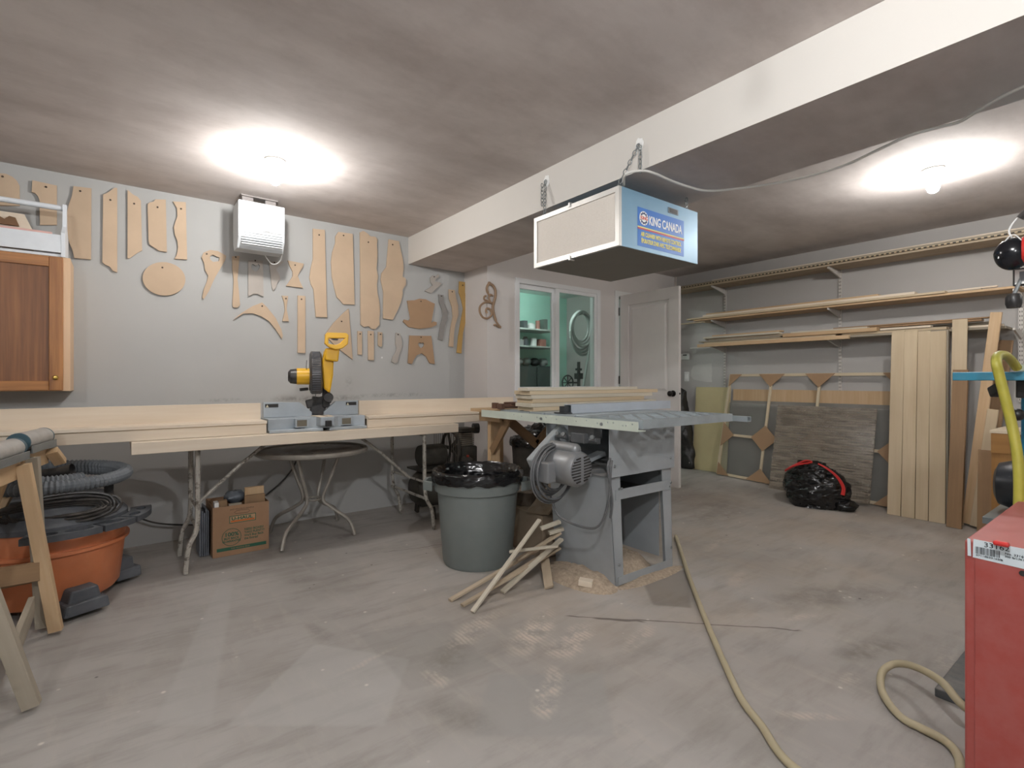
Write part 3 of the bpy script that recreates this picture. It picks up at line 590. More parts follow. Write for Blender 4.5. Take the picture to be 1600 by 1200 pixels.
MB().box(X0-.018, 3.375, b0+.030, X0+.022, 3.392, b0+.07).build('mitre_lock', M_BLK, t, smooth=False, bevel=.004)
MB().prism([[(X0-.055, 3.40), (X0+.04, 3.40), (X0+.06, 3.56), (X0-.06, 3.56)]], lambda u, v, w: (u, v, w), b0+.0925, b0+.096).build('throat_plate', MAPLE(1), t, smooth=False)
MB().box(X0-.004, 3.40, b0+.0965, X0+.003, 3.56, b0+.0975).build('kerf_slot', M_BLK, t, smooth=False)
for s, xe in ((-1, bx0), (1, bx1)):
    out = [(xe, b0+.089), (xe, b0+.19), (X0+s*.12, b0+.185), (X0+s*.04, b0+.115), (X0+s*.04, b0+.089)]
    fe = MB().prism([out], lambda u, v, w: (u, w, v), 3.60, 3.625).build('fence', M_ALU, t, smooth=False, bevel=.003)
    a, b = (xe+.01, xe+.09) if s < 0 else (xe-.09, xe-.015)
    lb = MB().box(a, 3.5985, b0+.155, b, 3.5995, b0+.178).build('warning_label', M_BLK, fe, smooth=False)
    MB().prism([[(a+.004, b0+.157), (a+.022, b0+.157), (a+.013, b0+.174)]], lambda u, v, w: (u, w, v), 3.598, 3.5984).build('warning_triangle', mat('label_cream', 'd9d2b4', .5), lb, smooth=False)
for s in (-1, 1):
    MB().box(X0+s*.145-.03, 3.452, b0+.035, X0+s*.145+.03, 3.4545, b0+.075).build('scale_plate', mat('scale_plate', '6b6557', .5), t, smooth=False)
    MB().box(X0+s*.145-.04, 3.455, b0+.028, X0+s*.145+.04, 3.50, b0+.083).build('scale_block', M_ALU, t, smooth=False)
# head: pivot, upper guard drum, motor, arm, handle
gc = V((X0+.0, 3.66, 1.145)); GR = .175
MB().bar((X0+.01, 3.70, b0+.09), (X0+.03, 3.70, 1.0), .10, .09, (0, 1, 0)).bar((X0+.07, 3.68, .93), (X0+.07, 3.66, 1.10), .05, .07, (0, 1, 0)).bar((X0-.06, 3.68, .95), (X0+.1, 3.68, .99), .05, .06).build('pivot', M_GRD, t, smooth=False, bevel=.008)
MB().lathe([(0, -.018), (.03, -.018), (.035, .0), (.03, .018), (0, .018)], (X0+.08, 3.60, 1.0), (0, -1, 0), 12).build('lock_knob', M_BLK, t)
g = MB()
def gpt(a, r, x): return (gc.x+x, gc.y-r*math.cos(a), gc.z+r*math.sin(a))
N = 44; prof = [(-.034, .05), (-.038, .9), (-.028, 1.0), (.028, 1.0), (.038, .9), (.034, .05)]
vs = []; fs = []
for i in range(N+1):
    a = -.75+(math.pi+1.4)*i/N
    for x, k in prof: vs.append(gpt(a, GR*k, x))
for i in range(N):
    for j in range(len(prof)-1): fs.append((i*6+j, i*6+j+1, (i+1)*6+j+1, (i+1)*6+j))
fs += [(0, 1, 2, 3, 4, 5), tuple(N*6+j for j in range(6))[::-1]]
gd = g.add(vs, fs).build('blade_guard', M_GRD, t)
for i in range(22):
    a = -.55+.085*i; A = V(gpt(a, GR+.002, -.025)); B = V(gpt(a, GR+.002, .025))
    MB().tube([A, B], .0032, 6).build('rib', mat('guard_rib', '55575c', .45), gd)
MB().lathe([(0, 0), (.148, 0), (.148, .0024), (0, .0024)], (gc.x-.001, gc.y, gc.z), (1, 0, 0), 48).build('blade', mat('blade_steel', '8d9194', .3, .9), t)
MB().lathe([(0, .135), (.03, .135), (.048, .12), (.052, .085), (.052, .08)], (gc.x-.04, gc.y-.03, gc.z+.0), (-1, 0, 0), 20).build('motor_cap', M_BLK, t)
MB().lathe([(.056, .0), (.056, .08), (.04, .082), (0, .082)], (gc.x-.04, gc.y-.03, gc.z+.0), (-1, 0, 0), 20).build('motor', M_YEL, t)
MB().bar((gc.x-.10, 3.60, 1.055), (gc.x-.05, 3.62, 1.06), .02, .02).build('arbor_lock', M_BLK, t, smooth=False, bevel=.003)
MB().bar((gc.x-.062, 3.60, 1.17), (gc.x-.058, 3.60, 1.255), .004, .004, (1, 0, 0)).build('guard_link', M_DKM, t, smooth=False)
MB().prism([[(-.005, .03), (.035, .0), (.055, .12), (.06, .26), (.0, .30), (-.02, .2)]], lambda u, v, w: (gc.x+.055+u, w, 1.03+v), 3.56, 3.66).build('arm', M_YEL, t, smooth=False, bevel=.012)
MB().prism([[(.0, .0), (.085, -.01), (.095, .085), (.0, .08)]], lambda u, v, w: (gc.x+.055+u, w, 1.255+v), 3.52, 3.60).build('handle_neck', M_YEL, t, smooth=False, bevel=.01)
outl = [(-.035, .09), (-.04, .03), (-.01, .005), (.03, -.01), (.075, .0), (.11, .03), (.115, .09), (.10, .105), (-.02, .105)]; hole = [(-.015, .065), (-.015, .03), (.03, .022), (.06, .035), (.09, .07)]
MB().prism([outl, hole], lambda u, v, w: (gc.x+.09+u, w, 1.335+v), 3.49, 3.545).build('handle', M_YEL, t, smooth=False, bevel=.008)
MB().prism([[(0, .07), (.055, .065), (.05, .055), (.02, .057)]], lambda u, v, w: (gc.x+.085+u, w, 1.335+v), 3.505, 3.53).build('trigger', M_BLK, t, smooth=False)

def rot_about(o, c, ang):
    place(o, Mx.Translation(c) @ Mx.Rotation(ang, 4, 'Z') @ Mx.Translation(-V(c)) @ W[o.name], o.parent)
for ch in [c for c in t.children if c.name.split('.')[0] in ('blade_guard', 'blade', 'motor', 'motor_cap', 'arbor_lock', 'guard_link', 'arm', 'handle_neck', 'handle', 'trigger', 'pivot', 'lock_knob')]: rot_about(ch, gc, math.radians(-14))
# ================================================================ UNDER THE BENCH
# round patio table with four bent legs
RC = V((1.10, 3.80, 0)); RZ = .615
t = thing('round_patio_table', 'small round glass-topped metal table under the bench', 'table', RC)
M_PAT = mat('patio_metal', '9c978f', .5, .4, var=.2, dust=.5)
rim = [RC+V((.365*math.cos(a), .365*math.sin(a), RZ)) for a in (2*math.pi*i/40 for i in range(40))]
MB().tube(rim, .018, 8, closed=True).build('rim', M_PAT, t)
tg = mat('dusty_glass_top', '6f6259', .25, 0, var=.2, scale=4, dust=.6)
MB().lathe([(0, RZ-.004), (.35, RZ-.004), (.35, RZ+.004), (0, RZ+.004)], RC, n=40).build('glass_top', tg, t)
for fx, fy in ((.829, 3.541), (.87, 4.05), (1.335, 3.60), (1.37, 4.07)):
    d = V((fx-RC.x, fy-RC.y, 0)); f = d.normalized()
    MB().tube(spline([RC+f*.20+V((0, 0, RZ-.012)), RC+f*.13+V((0, 0, .42)), RC+f*.075+V((0, 0, .27)), RC+f*.14+V((0, 0, .205)), RC+d*.85+V((0, 0, .12)), RC+d+V((0, 0, .012))], 6), .013, 8).build('leg', M_PAT, t)
MB().tube([RC+V((.06*math.cos(a), .06*math.sin(a), .265)) for a in (2*math.pi*i/16 for i in range(16))], .008, 6, closed=True).build('ring', M_PAT, t)
MB().tube([RC+V((.19*math.cos(a), .19*math.sin(a), RZ-.03)) for a in (2*math.pi*i/20 for i in range(20))], .007, 6, closed=True).build('ring', M_PAT, t)
# moving box with printing
bx, by, bw, bh = .458, 3.682, .325, .318
t = thing('moving_box', 'printed cardboard moving box of wood scraps beside the table leg', 'box', (bx+bw/2, by+bw/2, 0))
M_CARD = mat('cardboard', '9b7a5e', .85, var=.05, scale=14)
for a in ((bx, by, bx+bw, by+.004), (bx, by+bw-.004, bx+bw, by+bw), (bx, by+.004, bx+.004, by+bw-.004), (bx+bw-.004, by+.004, bx+bw, by+bw-.004)):
    MB().box(a[0], a[1], .002, a[2], a[3], bh).build('side', M_CARD, t, smooth=False)
MB().box(bx+.004, by+.004, .002, bx+bw-.004, by+bw-.004, .007).build('bottom', M_CARD, t, smooth=False)
M_PG = mat('print_green', '2c5b46', .8, var=.05); M_PO = mat('print_orange', 'c0662c', .8, var=.05); M_PD = mat('print_brown', '4b3a2c', .8, var=.05)
FB = lambda x, z, y=.0006: frame3((bx+x, by-y, z), (1, 0, 0), (0, 0, 1))
def rect(name, m, x0, z0, x1, z1, y=.0005): return MB().box(bx+x0, by-y-.0003, z0, bx+x1, by-y, z1).build(name, m, t, smooth=False)
rect('print_band', M_PG, .022, .035, .308, .056)
text('lettering', 'THE MOVING BOX', M_CARD, FB(.10, .041, .0012), .013, t)
rect('logo_frame', M_PG, .092, .205, .246, .252); rect('logo_field', mat('logo_tan', 'b0906e', .8), .096, .209, .242, .248, .001); rect('logo_stripe', M_PO, .100, .212, .238, .222, .0015)
text('lettering', 'U-HAUL', M_PG, FB(.104, .225, .0016), .027, t, 1.25, bold=.0008)
MB().tube([(bx+.105+.054*math.cos(a), by-.0008, .118+.054*math.sin(a)) for a in (2*math.pi*i/36 for i in range(36))], .0016, 5, closed=True).build('print_ring', M_PG, t)
text('lettering', '100%', M_PG, FB(.105, .125), .034, t, 1.1, 'CENTER', bold=.0008)
text('lettering', 'BUY BACK\nGUARANTEE', M_PG, FB(.105, .105), .018, t, 1.0, 'CENTER', bold=.0005)
text('lettering', 'NEED BOXES?\nTAKE PLENTY!\nWe\'ll Buy Back\nthe Extras!', M_PG, FB(.178, .148), .0195, t, .95, bold=.0004)
text('lettering', 'EASY-FOLDING HANDLE', M_PD, FB(.165, .288), .0125, t, 1, 'CENTER')
mb = MB(); c_ = [(-.045, .0), (-.03, .012), (.035, .012), (.045, .0), (.035, -.010), (-.035, -.010)]
mb.tube([(bx+.165+u, by-.0008, .272+v*.9) for u, v in c_], .0011, 5, closed=True); mb.build('handle_print', M_PD, t)
def scrap(name, m, A, B, w, th, up, lab, cat='offcut'):
    o = board(name, m, A, B, w, th, up); return tag(o, lab, cat, 'scraps in the moving box')
scrap('wood_offcut', PINE(0), (bx+.25, by+.075, .02), (bx+.25, by+.075, .41), .115, .022, (0, 1, 0), 'pale wide pine offcut standing highest in the moving box')
scrap('wood_offcut', BROWN(0), (bx+.245, by+.035, .02), (bx+.245, by+.035, .365), .122, .02, (0, 1, 0), 'brown offcut standing before the pale one in the moving box')
scrap('wood_offcut', BROWN(0), (bx+.06, by+.06, .015), (bx+.06, by+.055, .35), .05, .04, (0, 1, .1), 'small brown block at the left end of the moving box')
scrap('wood_offcut', GREYW(0), (bx+.13, by+.04, .02), (bx+.13, by+.03, .325), .075, .016, (0, 1, .1), 'grey thin offcut in the middle of the moving box')
o = MB().sphere((bx+.145, by+.14, .345), .055, 14, 10, (1.2, 1, .8), lambda d: 1+.25*mnoise.noise(d*3)).build('plastic_bag', mat('shiny_plastic', '6a7078', .12, .3, var=.4), None); tag(o, 'crumpled shiny plastic bag in the moving box', 'bag')
o = MB().box(bx+.012, by+.012, .01, bx+.035, by+.08, .345).build('white_offcut', M_WHT, None, smooth=False); tag(o, 'small white offcut in the left corner of the moving box', 'offcut')
# folded bluish-grey drop sheet left of the box
mb = MB()
for i in range(5): mb.box(.395+i*.011, 3.76, .003, .404+i*.011, 3.96, .30-.012*(i % 3))
o = mb.build('folded_sheet', mat('blue_grey_plastic', '6f747c', .5), None, smooth=False, bevel=.003); tag(o, 'folded blue-grey plastic sheet standing left of the moving box', 'sheet')
# black extension cable along the wall
pts = spline([PY(185, 790, 4.22), PY(215, 808, 4.2), PY(250, 818, 4.2), PY(300, 820, 4.22), PY(345, 818, 4.24), PY(420, 770, 4.25), PY(455, 735, 4.25), PY(470, 700, 4.25)], 6)
o = MB().tube(pts, .006, 6).build('power_cable', M_BLK, None); tag(o, 'thin black cable sagging along the wall behind the vacuum', 'cable')
# ================================================================ SHOP VACUUM
vc = V((-.268, 3.46, 0)); 
t = thing('shop_vacuum', 'orange shop vacuum with grey lid and coiled hose', 'vacuum', vc)
M_OR = mat('vac_orange', 'cd7a4e', .42, var=.08, dust=.18); M_VG = mat('vac_grey', '4e5258', .6, var=.2, dust=.5, dcol='8f8f90'); M_HS = mat('hose_grey', '62676c', .6, var=.1, dust=.35, dcol='9a9b9b')
R = .30
MB().lathe([(0, .055), (R-.05, .055), (R-.035, .075), (R-.012, .28), (R-.008, .295), (R+.008, .298), (R+.008, .312), (R-.008, .315), (R-.004, .40), (R-.01, .41), (0, .41)], vc, n=48).build('drum', M_OR, t)
MB().lathe([(0, .411), (R-.0, .411), (R+.0, .435), (R-.03, .47), (R-.07, .50), (R-.09, .53), (0, .54)], vc, n=40).build('lid', M_VG, t)
for a in (-1.15, .5, 3.6, 2.1):
    d = V((math.cos(a), math.sin(a), 0)); M = Mx.Translation(vc+d*(R+.01)) @ Mx.Rotation(a, 4, 'Z')
    mb = MB(); mb.T = M
    mb.prism([[(-.08, .03), (-.055, .135), (.05, .135), (.075, .03)]], lambda u, v, w: (w, u, v), -.08, .03)
    mb.prism([[(-.095, .025), (-.085, .08), (.08, .08), (.09, .025)]], lambda u, v, w: (w, u, v), -.07, .055)
    ft = mb.build('caster_housing', M_VG, t, smooth=False, bevel=.01)
    mb = MB(); mb.T = M; mb.cyl((-.015, -.03, .031), (-.015, .03, .031), .029, 14); mb.build('wheel', M_BLK, ft)
# accessory caddies: plates with oval sockets around the drum rim
def caddy(a0, a1, holes):
    out = [((R+.012)*math.cos(a), (R+.012)*math.sin(a)) for a in (a0+(a1-a0)*i/10 for i in range(11))]
    out += [((R+.105)*math.cos(a), (R+.105)*math.sin(a)) for a in (a1+(a0-a1)*i/10 for i in range(11))]
    loops = [out]
    for ha, rx, ry in holes: loops.append([((R+.058)*math.cos(ha)+rx*math.cos(q)*-math.sin(ha)+ry*math.sin(q)*math.cos(ha), (R+.058)*math.sin(ha)+rx*math.cos(q)*math.cos(ha)+ry*math.sin(q)*math.sin(ha)) for q in (2*math.pi*i/16 for i in range(16))])
    MB().prism(loops, lambda u, v, w: (vc.x+u, vc.y+v, w), .395, .424).build('accessory_holder', mat('holder_grey', '3d4147', .55, dust=.4, dcol='8f8f90'), t, smooth=False)
caddy(-1.78, -1.05, ((-1.6, .055, .034), (-1.24, .055, .034))); caddy(-1.02, -.62, ((-.82, .045, .026),)); caddy(-.58, .1, ((-.42, .04, .022), (-.08, .04, .022)))
# cord bundle: flattened loops in front of the lid
for i in range(9):
    L = .20+.012*(i % 4); h = .018+.0045*i
    c = vc+V((-.01+.008*i, -.235-.012*(i % 3), .50+.006*(i % 3)))
    pts = [c+V((L*math.cos(a)*(1 if abs(math.cos(a)) < .9 else .96), 0.02*math.sin(a*2), h*math.sin(a)*1.3)) for a in (2*math.pi*k/24 for k in range(24))]
    MB().tube(pts, .0065, 6, closed=True).build('power_cord', M_BLK, t)
# hose: two coils on top
pts = []
for i in range(340):
    a = .5+i/339*2*math.pi*1.75; rr = .27 if i < 220 else .27-.04*(i-220)/120
    z = .635-.012*math.cos(a+1.0)+.035*i/339+.0
    pts.append(vc+V((.0+.29*rr/.27*math.cos(a), rr*1.0*math.sin(a), z-.02)))
MB().tube(pts, [.033 if i % 2 else .0255 for i in range(340)], 12).build('hose', M_HS, t, ang=.35)
MB().tube([vc+V((-.25, -.05, .64)), vc+V((.02, -.12, .665)), vc+V((.08, -.14, .675))], [.024, .026, .033], 14, cap=False).build('nozzle', M_BLK, t)
MB().box(vc.x+.20, vc.y-.10, .50, vc.x+.24, vc.y-.04, .59).build('hose_post', M_BLK, t, smooth=False, bevel=.004)
MB().box(vc.x+.15, vc.y-.205, .478, vc.x+.20, vc.y-.17, .481).build('caution_label', mat('label_yellow', 'cdb95a', .6), t, smooth=False)
MB().bar(vc+V((-.1, -.10, .60)), vc+V((.12, -.14, .64)), .07, .012, (0, .2, 1)).build('crevice_tool', M_VG, t, smooth=False)
# ================================================================ ROLLER STANDS
def stand(A, B, z, legs, sprs, label):
    """A near end, B far end of the beam; legs: (along 0..1, side, foot) ; the roller lies along the beam"""
    A, B = V(A), V(B); d = (B-A).normalized(); n = V((d.y, -d.x, 0)); up = V((0, 0, 1))
    t = thing('roller_stand', label, 'roller stand', ((A.x+B.x)/2, (A.y+B.y)/2, 0), 'wooden roller stands at the left edge')
    at = lambda k, s=0, h=0: A+(B-A)*k+n*s+up*h
    board('beam', PINE(0), at(0, 0, z-.04), at(1, 0, z-.04), .085, .038, n, parent=t)
    MB().bar(at(0, 0, z+.002), at(1, 0, z+.002), .10, .004).bar(at(0, .047, z+.017), at(1, .047, z+.017), .005, .03).bar(at(0, -.047, z+.017), at(1, -.047, z+.017), .005, .03).build('channel', STEEL(), t, smooth=False)
    MB().cyl(at(.03, 0, z+.048), at(.97, 0, z+.048), .041, 24).build('roller', mat('roller_worn', 'b3b0ab', .5, .3, var=.15, scale=14), t)
    for k in (.0, .97): MB().cyl(at(k, 0, z+.048), at(k+.03, 0, z+.048), .042, 24).build('roller_cap', mat('cap_teal', '3d5761', .5), t)
    for k, sd, ft, m in legs: board('leg', m, at(k, sd*.038, z-.02), V(ft), .047, .034, d, parent=t)
    for p, q, w_, m in sprs: board('spreader', m, p, q, w_, .02, d, parent=t)
LP, LG, LB = PINE(0), GREYW(0), BROWN(0)
stand((-.47, 2.30, 0), (-.355, 2.985, 0), .785, [(.08, 1, (-.238, 2.36, .017), LG), (.95, 1, (-.226, 3.01, .017), LP), (.08, -1, (-.70, 2.36, .017), LG), (.95, -1, (-.62, 3.01, .017), LP)],
      [((-.30, 2.37, .30), (-.64, 2.37, .30), .09, LG), ((-.275, 2.975, .30), (-.56, 2.975, .30), .08, LB), ((-.30, 2.42, .16), (-.30, 2.96, .16), .08, GREYW(0))], 'nearer wooden roller stand with splayed legs at the left edge')
stand((-.350, 3.03, 0), (-.295, 3.33, 0), .80, [(.10, 1, (-.275, 3.085, .017), LG), (.10, -1, (-.60, 3.05, .017), LP), (.92, -1, (-.66, 3.16, .017), LP), (.90, 1, (-.235, 3.35, .715), LP)],
      [((-.31, 3.10, .26), (-.56, 3.07, .26), .08, LB)], 'farther short roller stand with a worn roller before the shop vacuum')
# ================================================================ COMPRESSOR
kc = V((2.20, 3.80, 0))
t = thing('air_compressor', 'dusty dark air compressor standing behind the grey bin', 'compressor', kc)
M_CMP = mat('compressor_dark', '38352f', .7, var=.3, dust=.45, dcol='6d655b')
MB().lathe([(0, -.30), (.10, -.285), (.15, -.22), (.155, 0), (.15, .22), (.10, .285), (0, .30)], kc+V((-.02, 0, .23)), (1, 0, 0), 28).build('tank', M_CMP, t)
for sx in (-.20, .18):
    for sy_ in (-1, 1): MB().bar(kc+V((sx, sy_*.13, .10)), kc+V((sx, sy_*.15, .003)), .05, .02, (1, 0, 0)).build('foot', M_CMP, t, smooth=False)
MB().box(kc.x-.30, kc.y-.13, .385, kc.x+.27, kc.y+.13, .40).build('platform', M_CMP, t, smooth=False)
MB().lathe([(0, 0), (.085, 0), (.09, .02), (.09, .2), (.08, .22), (0, .22)], kc+V((-.26, -.02, .50)), (1, 0, 0), 20).build('motor', M_CMP, t)
px_ = kc.x+.17; mb = MB().box(px_-.075, kc.y-.10, .40, px_+.085, kc.y+.07, .555).build('crankcase', M_CMP, t, smooth=False, bevel=.015)
for i in range(7): MB().box(px_-.065, kc.y-.075, .56+i*.016, px_+.065, kc.y+.05, .569+i*.016).build('cooling_fin', mat('fin_metal', '8a8176', .6, .4, dust=.5), t, smooth=False)
MB().box(px_-.055, kc.y-.06, .555, px_+.055, kc.y+.04, .668).build('cylinder', M_CMP, t, smooth=False)
MB().box(px_-.07, kc.y-.08, .672, px_+.07, kc.y+.055, .71).build('cylinder_head', M_CMP, t, smooth=False, bevel=.008)
MB().lathe([(0, 0), (.045, 0), (.045, .05), (0, .05)], (px_+.075, kc.y-.04, .70), (1, -.3, 0), 20).build('air_filter', M_BLK, t)
fw = MB().tube([(px_-.16, kc.y+.14*math.cos(a)-.06, .55+.14*math.sin(a)) for a in (2*math.pi*i/32 for i in range(32))], .014, 8, closed=True)
for i in range(5):
    a = 2*math.pi*i/5; fw.bar((px_-.16, kc.y-.06, .55), (px_-.16, kc.y-.06+.13*math.cos(a), .55+.13*math.sin(a)), .03, .008, (1, 0, 0))
fw.build('flywheel', M_CMP, t)
gm = MB()
for k in range(12):
    x = kc.x-.05-.0; r_ = .19
    gm.tube([(px_-.21, kc.y-.06-.2+.036*k, .40+.01), (px_-.21, kc.y-.06-.2+.036*k, .715)], .0022, 5)
gm.build('belt_guard', mat('guard_wire', '5b564e', .6, .5), t)
bxr = MB(); bxr.T = Mx.Translation(kc+V((.06, -.20, .42))) @ Mx.Rotation(.5, 4, 'Z') @ Mx.Rotation(.5, 4, 'X'); bxr.box(-.045, -.03, 0, .045, .03, .07); sw = bxr.build('pressure_switch', M_CMP, t, smooth=False, bevel=.006)
MB().cyl(kc+V((.08, -.215, .487)), kc+V((.08, -.217, .50)), .012, 10).build('switch_knob', mat('red_knob', 'a33a2a', .5), t)
MB().tube([kc+V((.04, -.15, .40)), kc+V((.04, -.17, .36)), kc+V((.2, -.16, .36))], .012, 8).lathe([(0, 0), (.022, 0), (.022, .016), (0, .016)], kc+V((0, -.19, .39)), (0, -1, .3), 14).lathe([(0, 0), (.022, 0), (.022, .016), (0, .016)], kc+V((.14, -.19, .385)), (0, -1, .3), 14).build('gauges', M_CMP, t)
# ================================================================ BINS
def bagrim(t, c, r0, z, drop, n=72, seed=0):
    mb = MB(); vs = []; fs = []
    prof = [(r0-.06, z-.24), (r0-.040, z-.12), (r0-.028, z-.05), (r0-.016, z-.004), (r0-.006, z+.008), (r0+.007, z-.002), (r0+.012, z-.035), (r0+.010, z-drop)]
    for i, (r, zz) in enumerate(prof):
        for k in range(n):
            a = 2*math.pi*k/n; q = V((math.cos(a)*3, math.sin(a)*3, i*.5+seed)); w1 = mnoise.noise(q*1.3); w2 = mnoise.noise(q*4.5)
            amp = .012 if i < 2 else .007
            if i == len(prof)-1: dz = .020*w1+.008*w2
            else: dz = .006*w2
            rr = r+amp*w2+.004*w1
            if i < 3: rr -= .03*abs(w1)
            vs.append(V(c)+V((rr*math.cos(a), rr*math.sin(a), zz+dz)))
    m = len(prof)
    for i in range(m-1):
        for k in range(n): k2 = (k+1) % n; fs.append((i*n+k, i*n+k2, (i+1)*n+k2, (i+1)*n+k))
    fs.append(tuple(range(n))[::-1])
    o = mb.add(vs, fs).build('bin_liner', M_BAG, t, ang=1.2); return o
t_ = NT('black_bag'); o_ = t_.obj(); t_.set('Base Color', srgb('101012')); t_.set('Roughness', .2); t_.set('Specular IOR Level', .6)
t_.bump(t_.noise(t_.n('ShaderNodeMapping', Vector=o_, Scale=(1, 1, 2.2)), 9, 2, .5), .55, .03); M_BAG = t_.m
M_BIN = mat('bin_grey', '757d7c', .5, var=.06, scale=5, dust=.25, dcol='9b958a')
bc = V((1.765, 2.66, 0)); BH = .565
t = thing('waste_bin', 'round grey plastic waste bin with black liner before the bench', 'bin', bc)
MB().lathe([(0, .0), (.205, .0), (.215, .02), (.248, BH-.125), (.264, BH-.118), (.273, BH-.02), (.276, BH), (.262, BH), (.25, BH-.02), (.20, .02), (0, .02)], bc, n=48).build('body', M_BIN, t)
for a in (math.radians(143), math.radians(-37)):
    d = V((math.cos(a), math.sin(a), 0)); q = V((-d.y, d.x, 0)); c = bc+d*.268
    mb = MB(); pl = [(-.11, 0), (-.06, .062), (.06, .062), (.11, 0), (.085, 0), (.05, .044), (-.05, .044), (-.085, 0)]
    mb.prism([pl], lambda u, v, w: c+q*u+d*(v)+V((0, 0, w)), BH-.115, BH-.06); mb.build('handle', M_BIN, t, smooth=False, bevel=.004)
bagrim(t, bc, .272, BH+.002, .058)
bc2 = V((2.86, 3.36, 0)); t = thing('waste_bin', 'second dark bin overflowing with black liner under the outfeed table', 'bin', bc2)
MB().lathe([(0, .0), (.19, .0), (.20, .02), (.235, .60), (.245, .62), (.23, .62), (.18, .02), (0, .02)], bc2, n=40).build('body', mat('bin_dark', '3a3733', .6, dust=.3), t)
bagrim(t, bc2, .243, .625, .06, seed=9)
MB().sphere(bc2+V((0, 0, .64)), .17, 24, 14, (1, 1, .6), lambda d: 1+.35*mnoise.noise(d*2.2)+.15*mnoise.noise(d*6)).build('liner_bunch', M_BAG, t, ang=1.0)
# ================================================================ TABLE SAW
SZ = .915; sx0, sx1, sy0, sy1 = 2.10, 2.95, 1.655, 2.88
def STRIPW(a=0): return wood('strip_pale', 'bdb4a2', 'd8d0be', a)
t = SAW = thing('table_saw', 'grey contractor table saw with slotted wings and hanging motor', 'table saw', (2.38, 2.08, 0))
M_GS = mat('saw_grey_paint', 'a2a8ac', .5, .1, var=.06, dust=.25, dcol='a99f92'); M_IRON = mat('cast_iron_top', 'abb5ba', .4, .45, var=.12, dust=.4, dcol='a9aaa6'); M_RAIL = mat('rail_pale_green', 'cfd8cc', .5, .1, var=.06, dust=.25)
M_SHD = mat('saw_inner', '74787c', .6, dust=.5)
# centre table with two mitre slots
cyy0, cyy1 = 2.02, 2.56
for a, b in ((cyy0, 2.13), (2.15, 2.41), (2.43, cyy1)): MB().box(sx0, a, SZ-.045, sx1, b, SZ).build('table_plate', M_IRON, t, smooth=False, bevel=.002)
for y_ in (2.13, 2.41): MB().box(sx0+.01, y_, SZ-.045, sx1-.01, y_+.02, SZ-.012).build('mitre_slot', M_SHD, t, smooth=False)
MB().box(2.42, 2.24, SZ+.0003, 2.76, 2.33, SZ+.001).build('throat_insert', mat('insert', '6a6f72', .4, .5), t, smooth=False)
def lattice(y0, y1, name):
    """cast extension wing: solid rim and diagonal ribs with open diamonds"""
    mb = MB(); z0, z1 = SZ-.045, SZ; r = .022
    mb.box(sx0, y0, z0, sx1, y0+r, z1).box(sx0, y1-r, z0, sx1, y1, z1).box(sx0, y0+r, z0, sx0+r, y1-r, z1).box(sx1-r, y0+r, z0, sx1, y1-r, z1)
    a0, a1, b0, b1 = sx0+r*.6, sx1-r*.6, y0+r*.6, y1-r*.6; st = .115
    for s in (1, -1):
        k = -12
        while k < 24:
            c = k*st; k += 1; P = []
            # line x - a0 = s*(y - b0) + c
            lo, hi = b0, b1
            f = lambda y: a0+s*(y-b0)+c
            ys = sorted([b0+(a0-a0-c)/s, b0+(a1-a0-c)/s]); lo, hi = max(b0, ys[0]), min(b1, ys[1])
            if hi-lo > .03: mb.bar((f(lo), lo, SZ-.012), (f(hi), hi, SZ-.012), .017, .0235 if s > 0 else .0215)
    return mb.build(name, M_IRON, t, smooth=False)
lattice(sy0, cyy0-.002, 'extension_wing'); lattice(cyy1+.002, sy1, 'extension_wing')
# rails along both ends of the table, with holes
for xx, ya, yb, m in ((1.985, 1.595, 2.945, M_RAIL), (3.02, 1.60, 2.95, M_IRON)):
    if m is M_RAIL:
        holes = []
        for y in (1.63, 1.67, 1.69, 1.75, 1.79, 1.86, 1.94, 2.02, 2.09, 2.18, 2.27, 2.35, 2.5, 2.58):
            holes.append([(y+.005*math.cos(a), SZ-.018+.006*math.sin(y*40)+.005*math.sin(a)) for a in (2*math.pi*i/8 for i in range(8))])
        mb = MB().prism([[(ya, SZ-.048), (yb, SZ-.048), (yb, SZ), (ya, SZ)]]+holes, lambda u, v, w: (w, u, v), xx, xx+.004)
        mb.box(xx+.004, ya, SZ-.048, xx+.06, yb, SZ-.044)
        rl = mb.build('rail', m, t, smooth=False)
        for y in (1.83, 2.31): MB().lathe([(0, .006), (.008, .006), (.009, 0), (0, 0)], (xx, y, SZ-.025), (-1, 0, 0), 8).build('bolt', STEEL(), rl)
        for yb_ in (1.70, 2.30, 2.80): MB().box(xx+.06, yb_, SZ-.044, sx0, yb_+.06, SZ-.010).build('rail_bracket', M_GS, t, smooth=False)
    else:
        T_ = .004; w_ = .032
        mb = MB()
        for a in ((xx, SZ-.05, xx+w_*1.4, SZ-.05+T_), (xx, SZ-.018-T_, xx+w_*1.4, SZ-.018), (xx, SZ-.05+T_, xx+T_, SZ-.018-T_), (xx+w_*1.4-T_, SZ-.05+T_, xx+w_*1.4, SZ-.018-T_)): mb.box(a[0], ya, a[1], a[2], yb, a[3])
        mb.box(sx1, 1.8, SZ-.045, xx, 1.86, SZ-.02).box(sx1, 2.5, SZ-.045, xx, 2.56, SZ-.02)
        mb.build('rail', m, t, smooth=False)
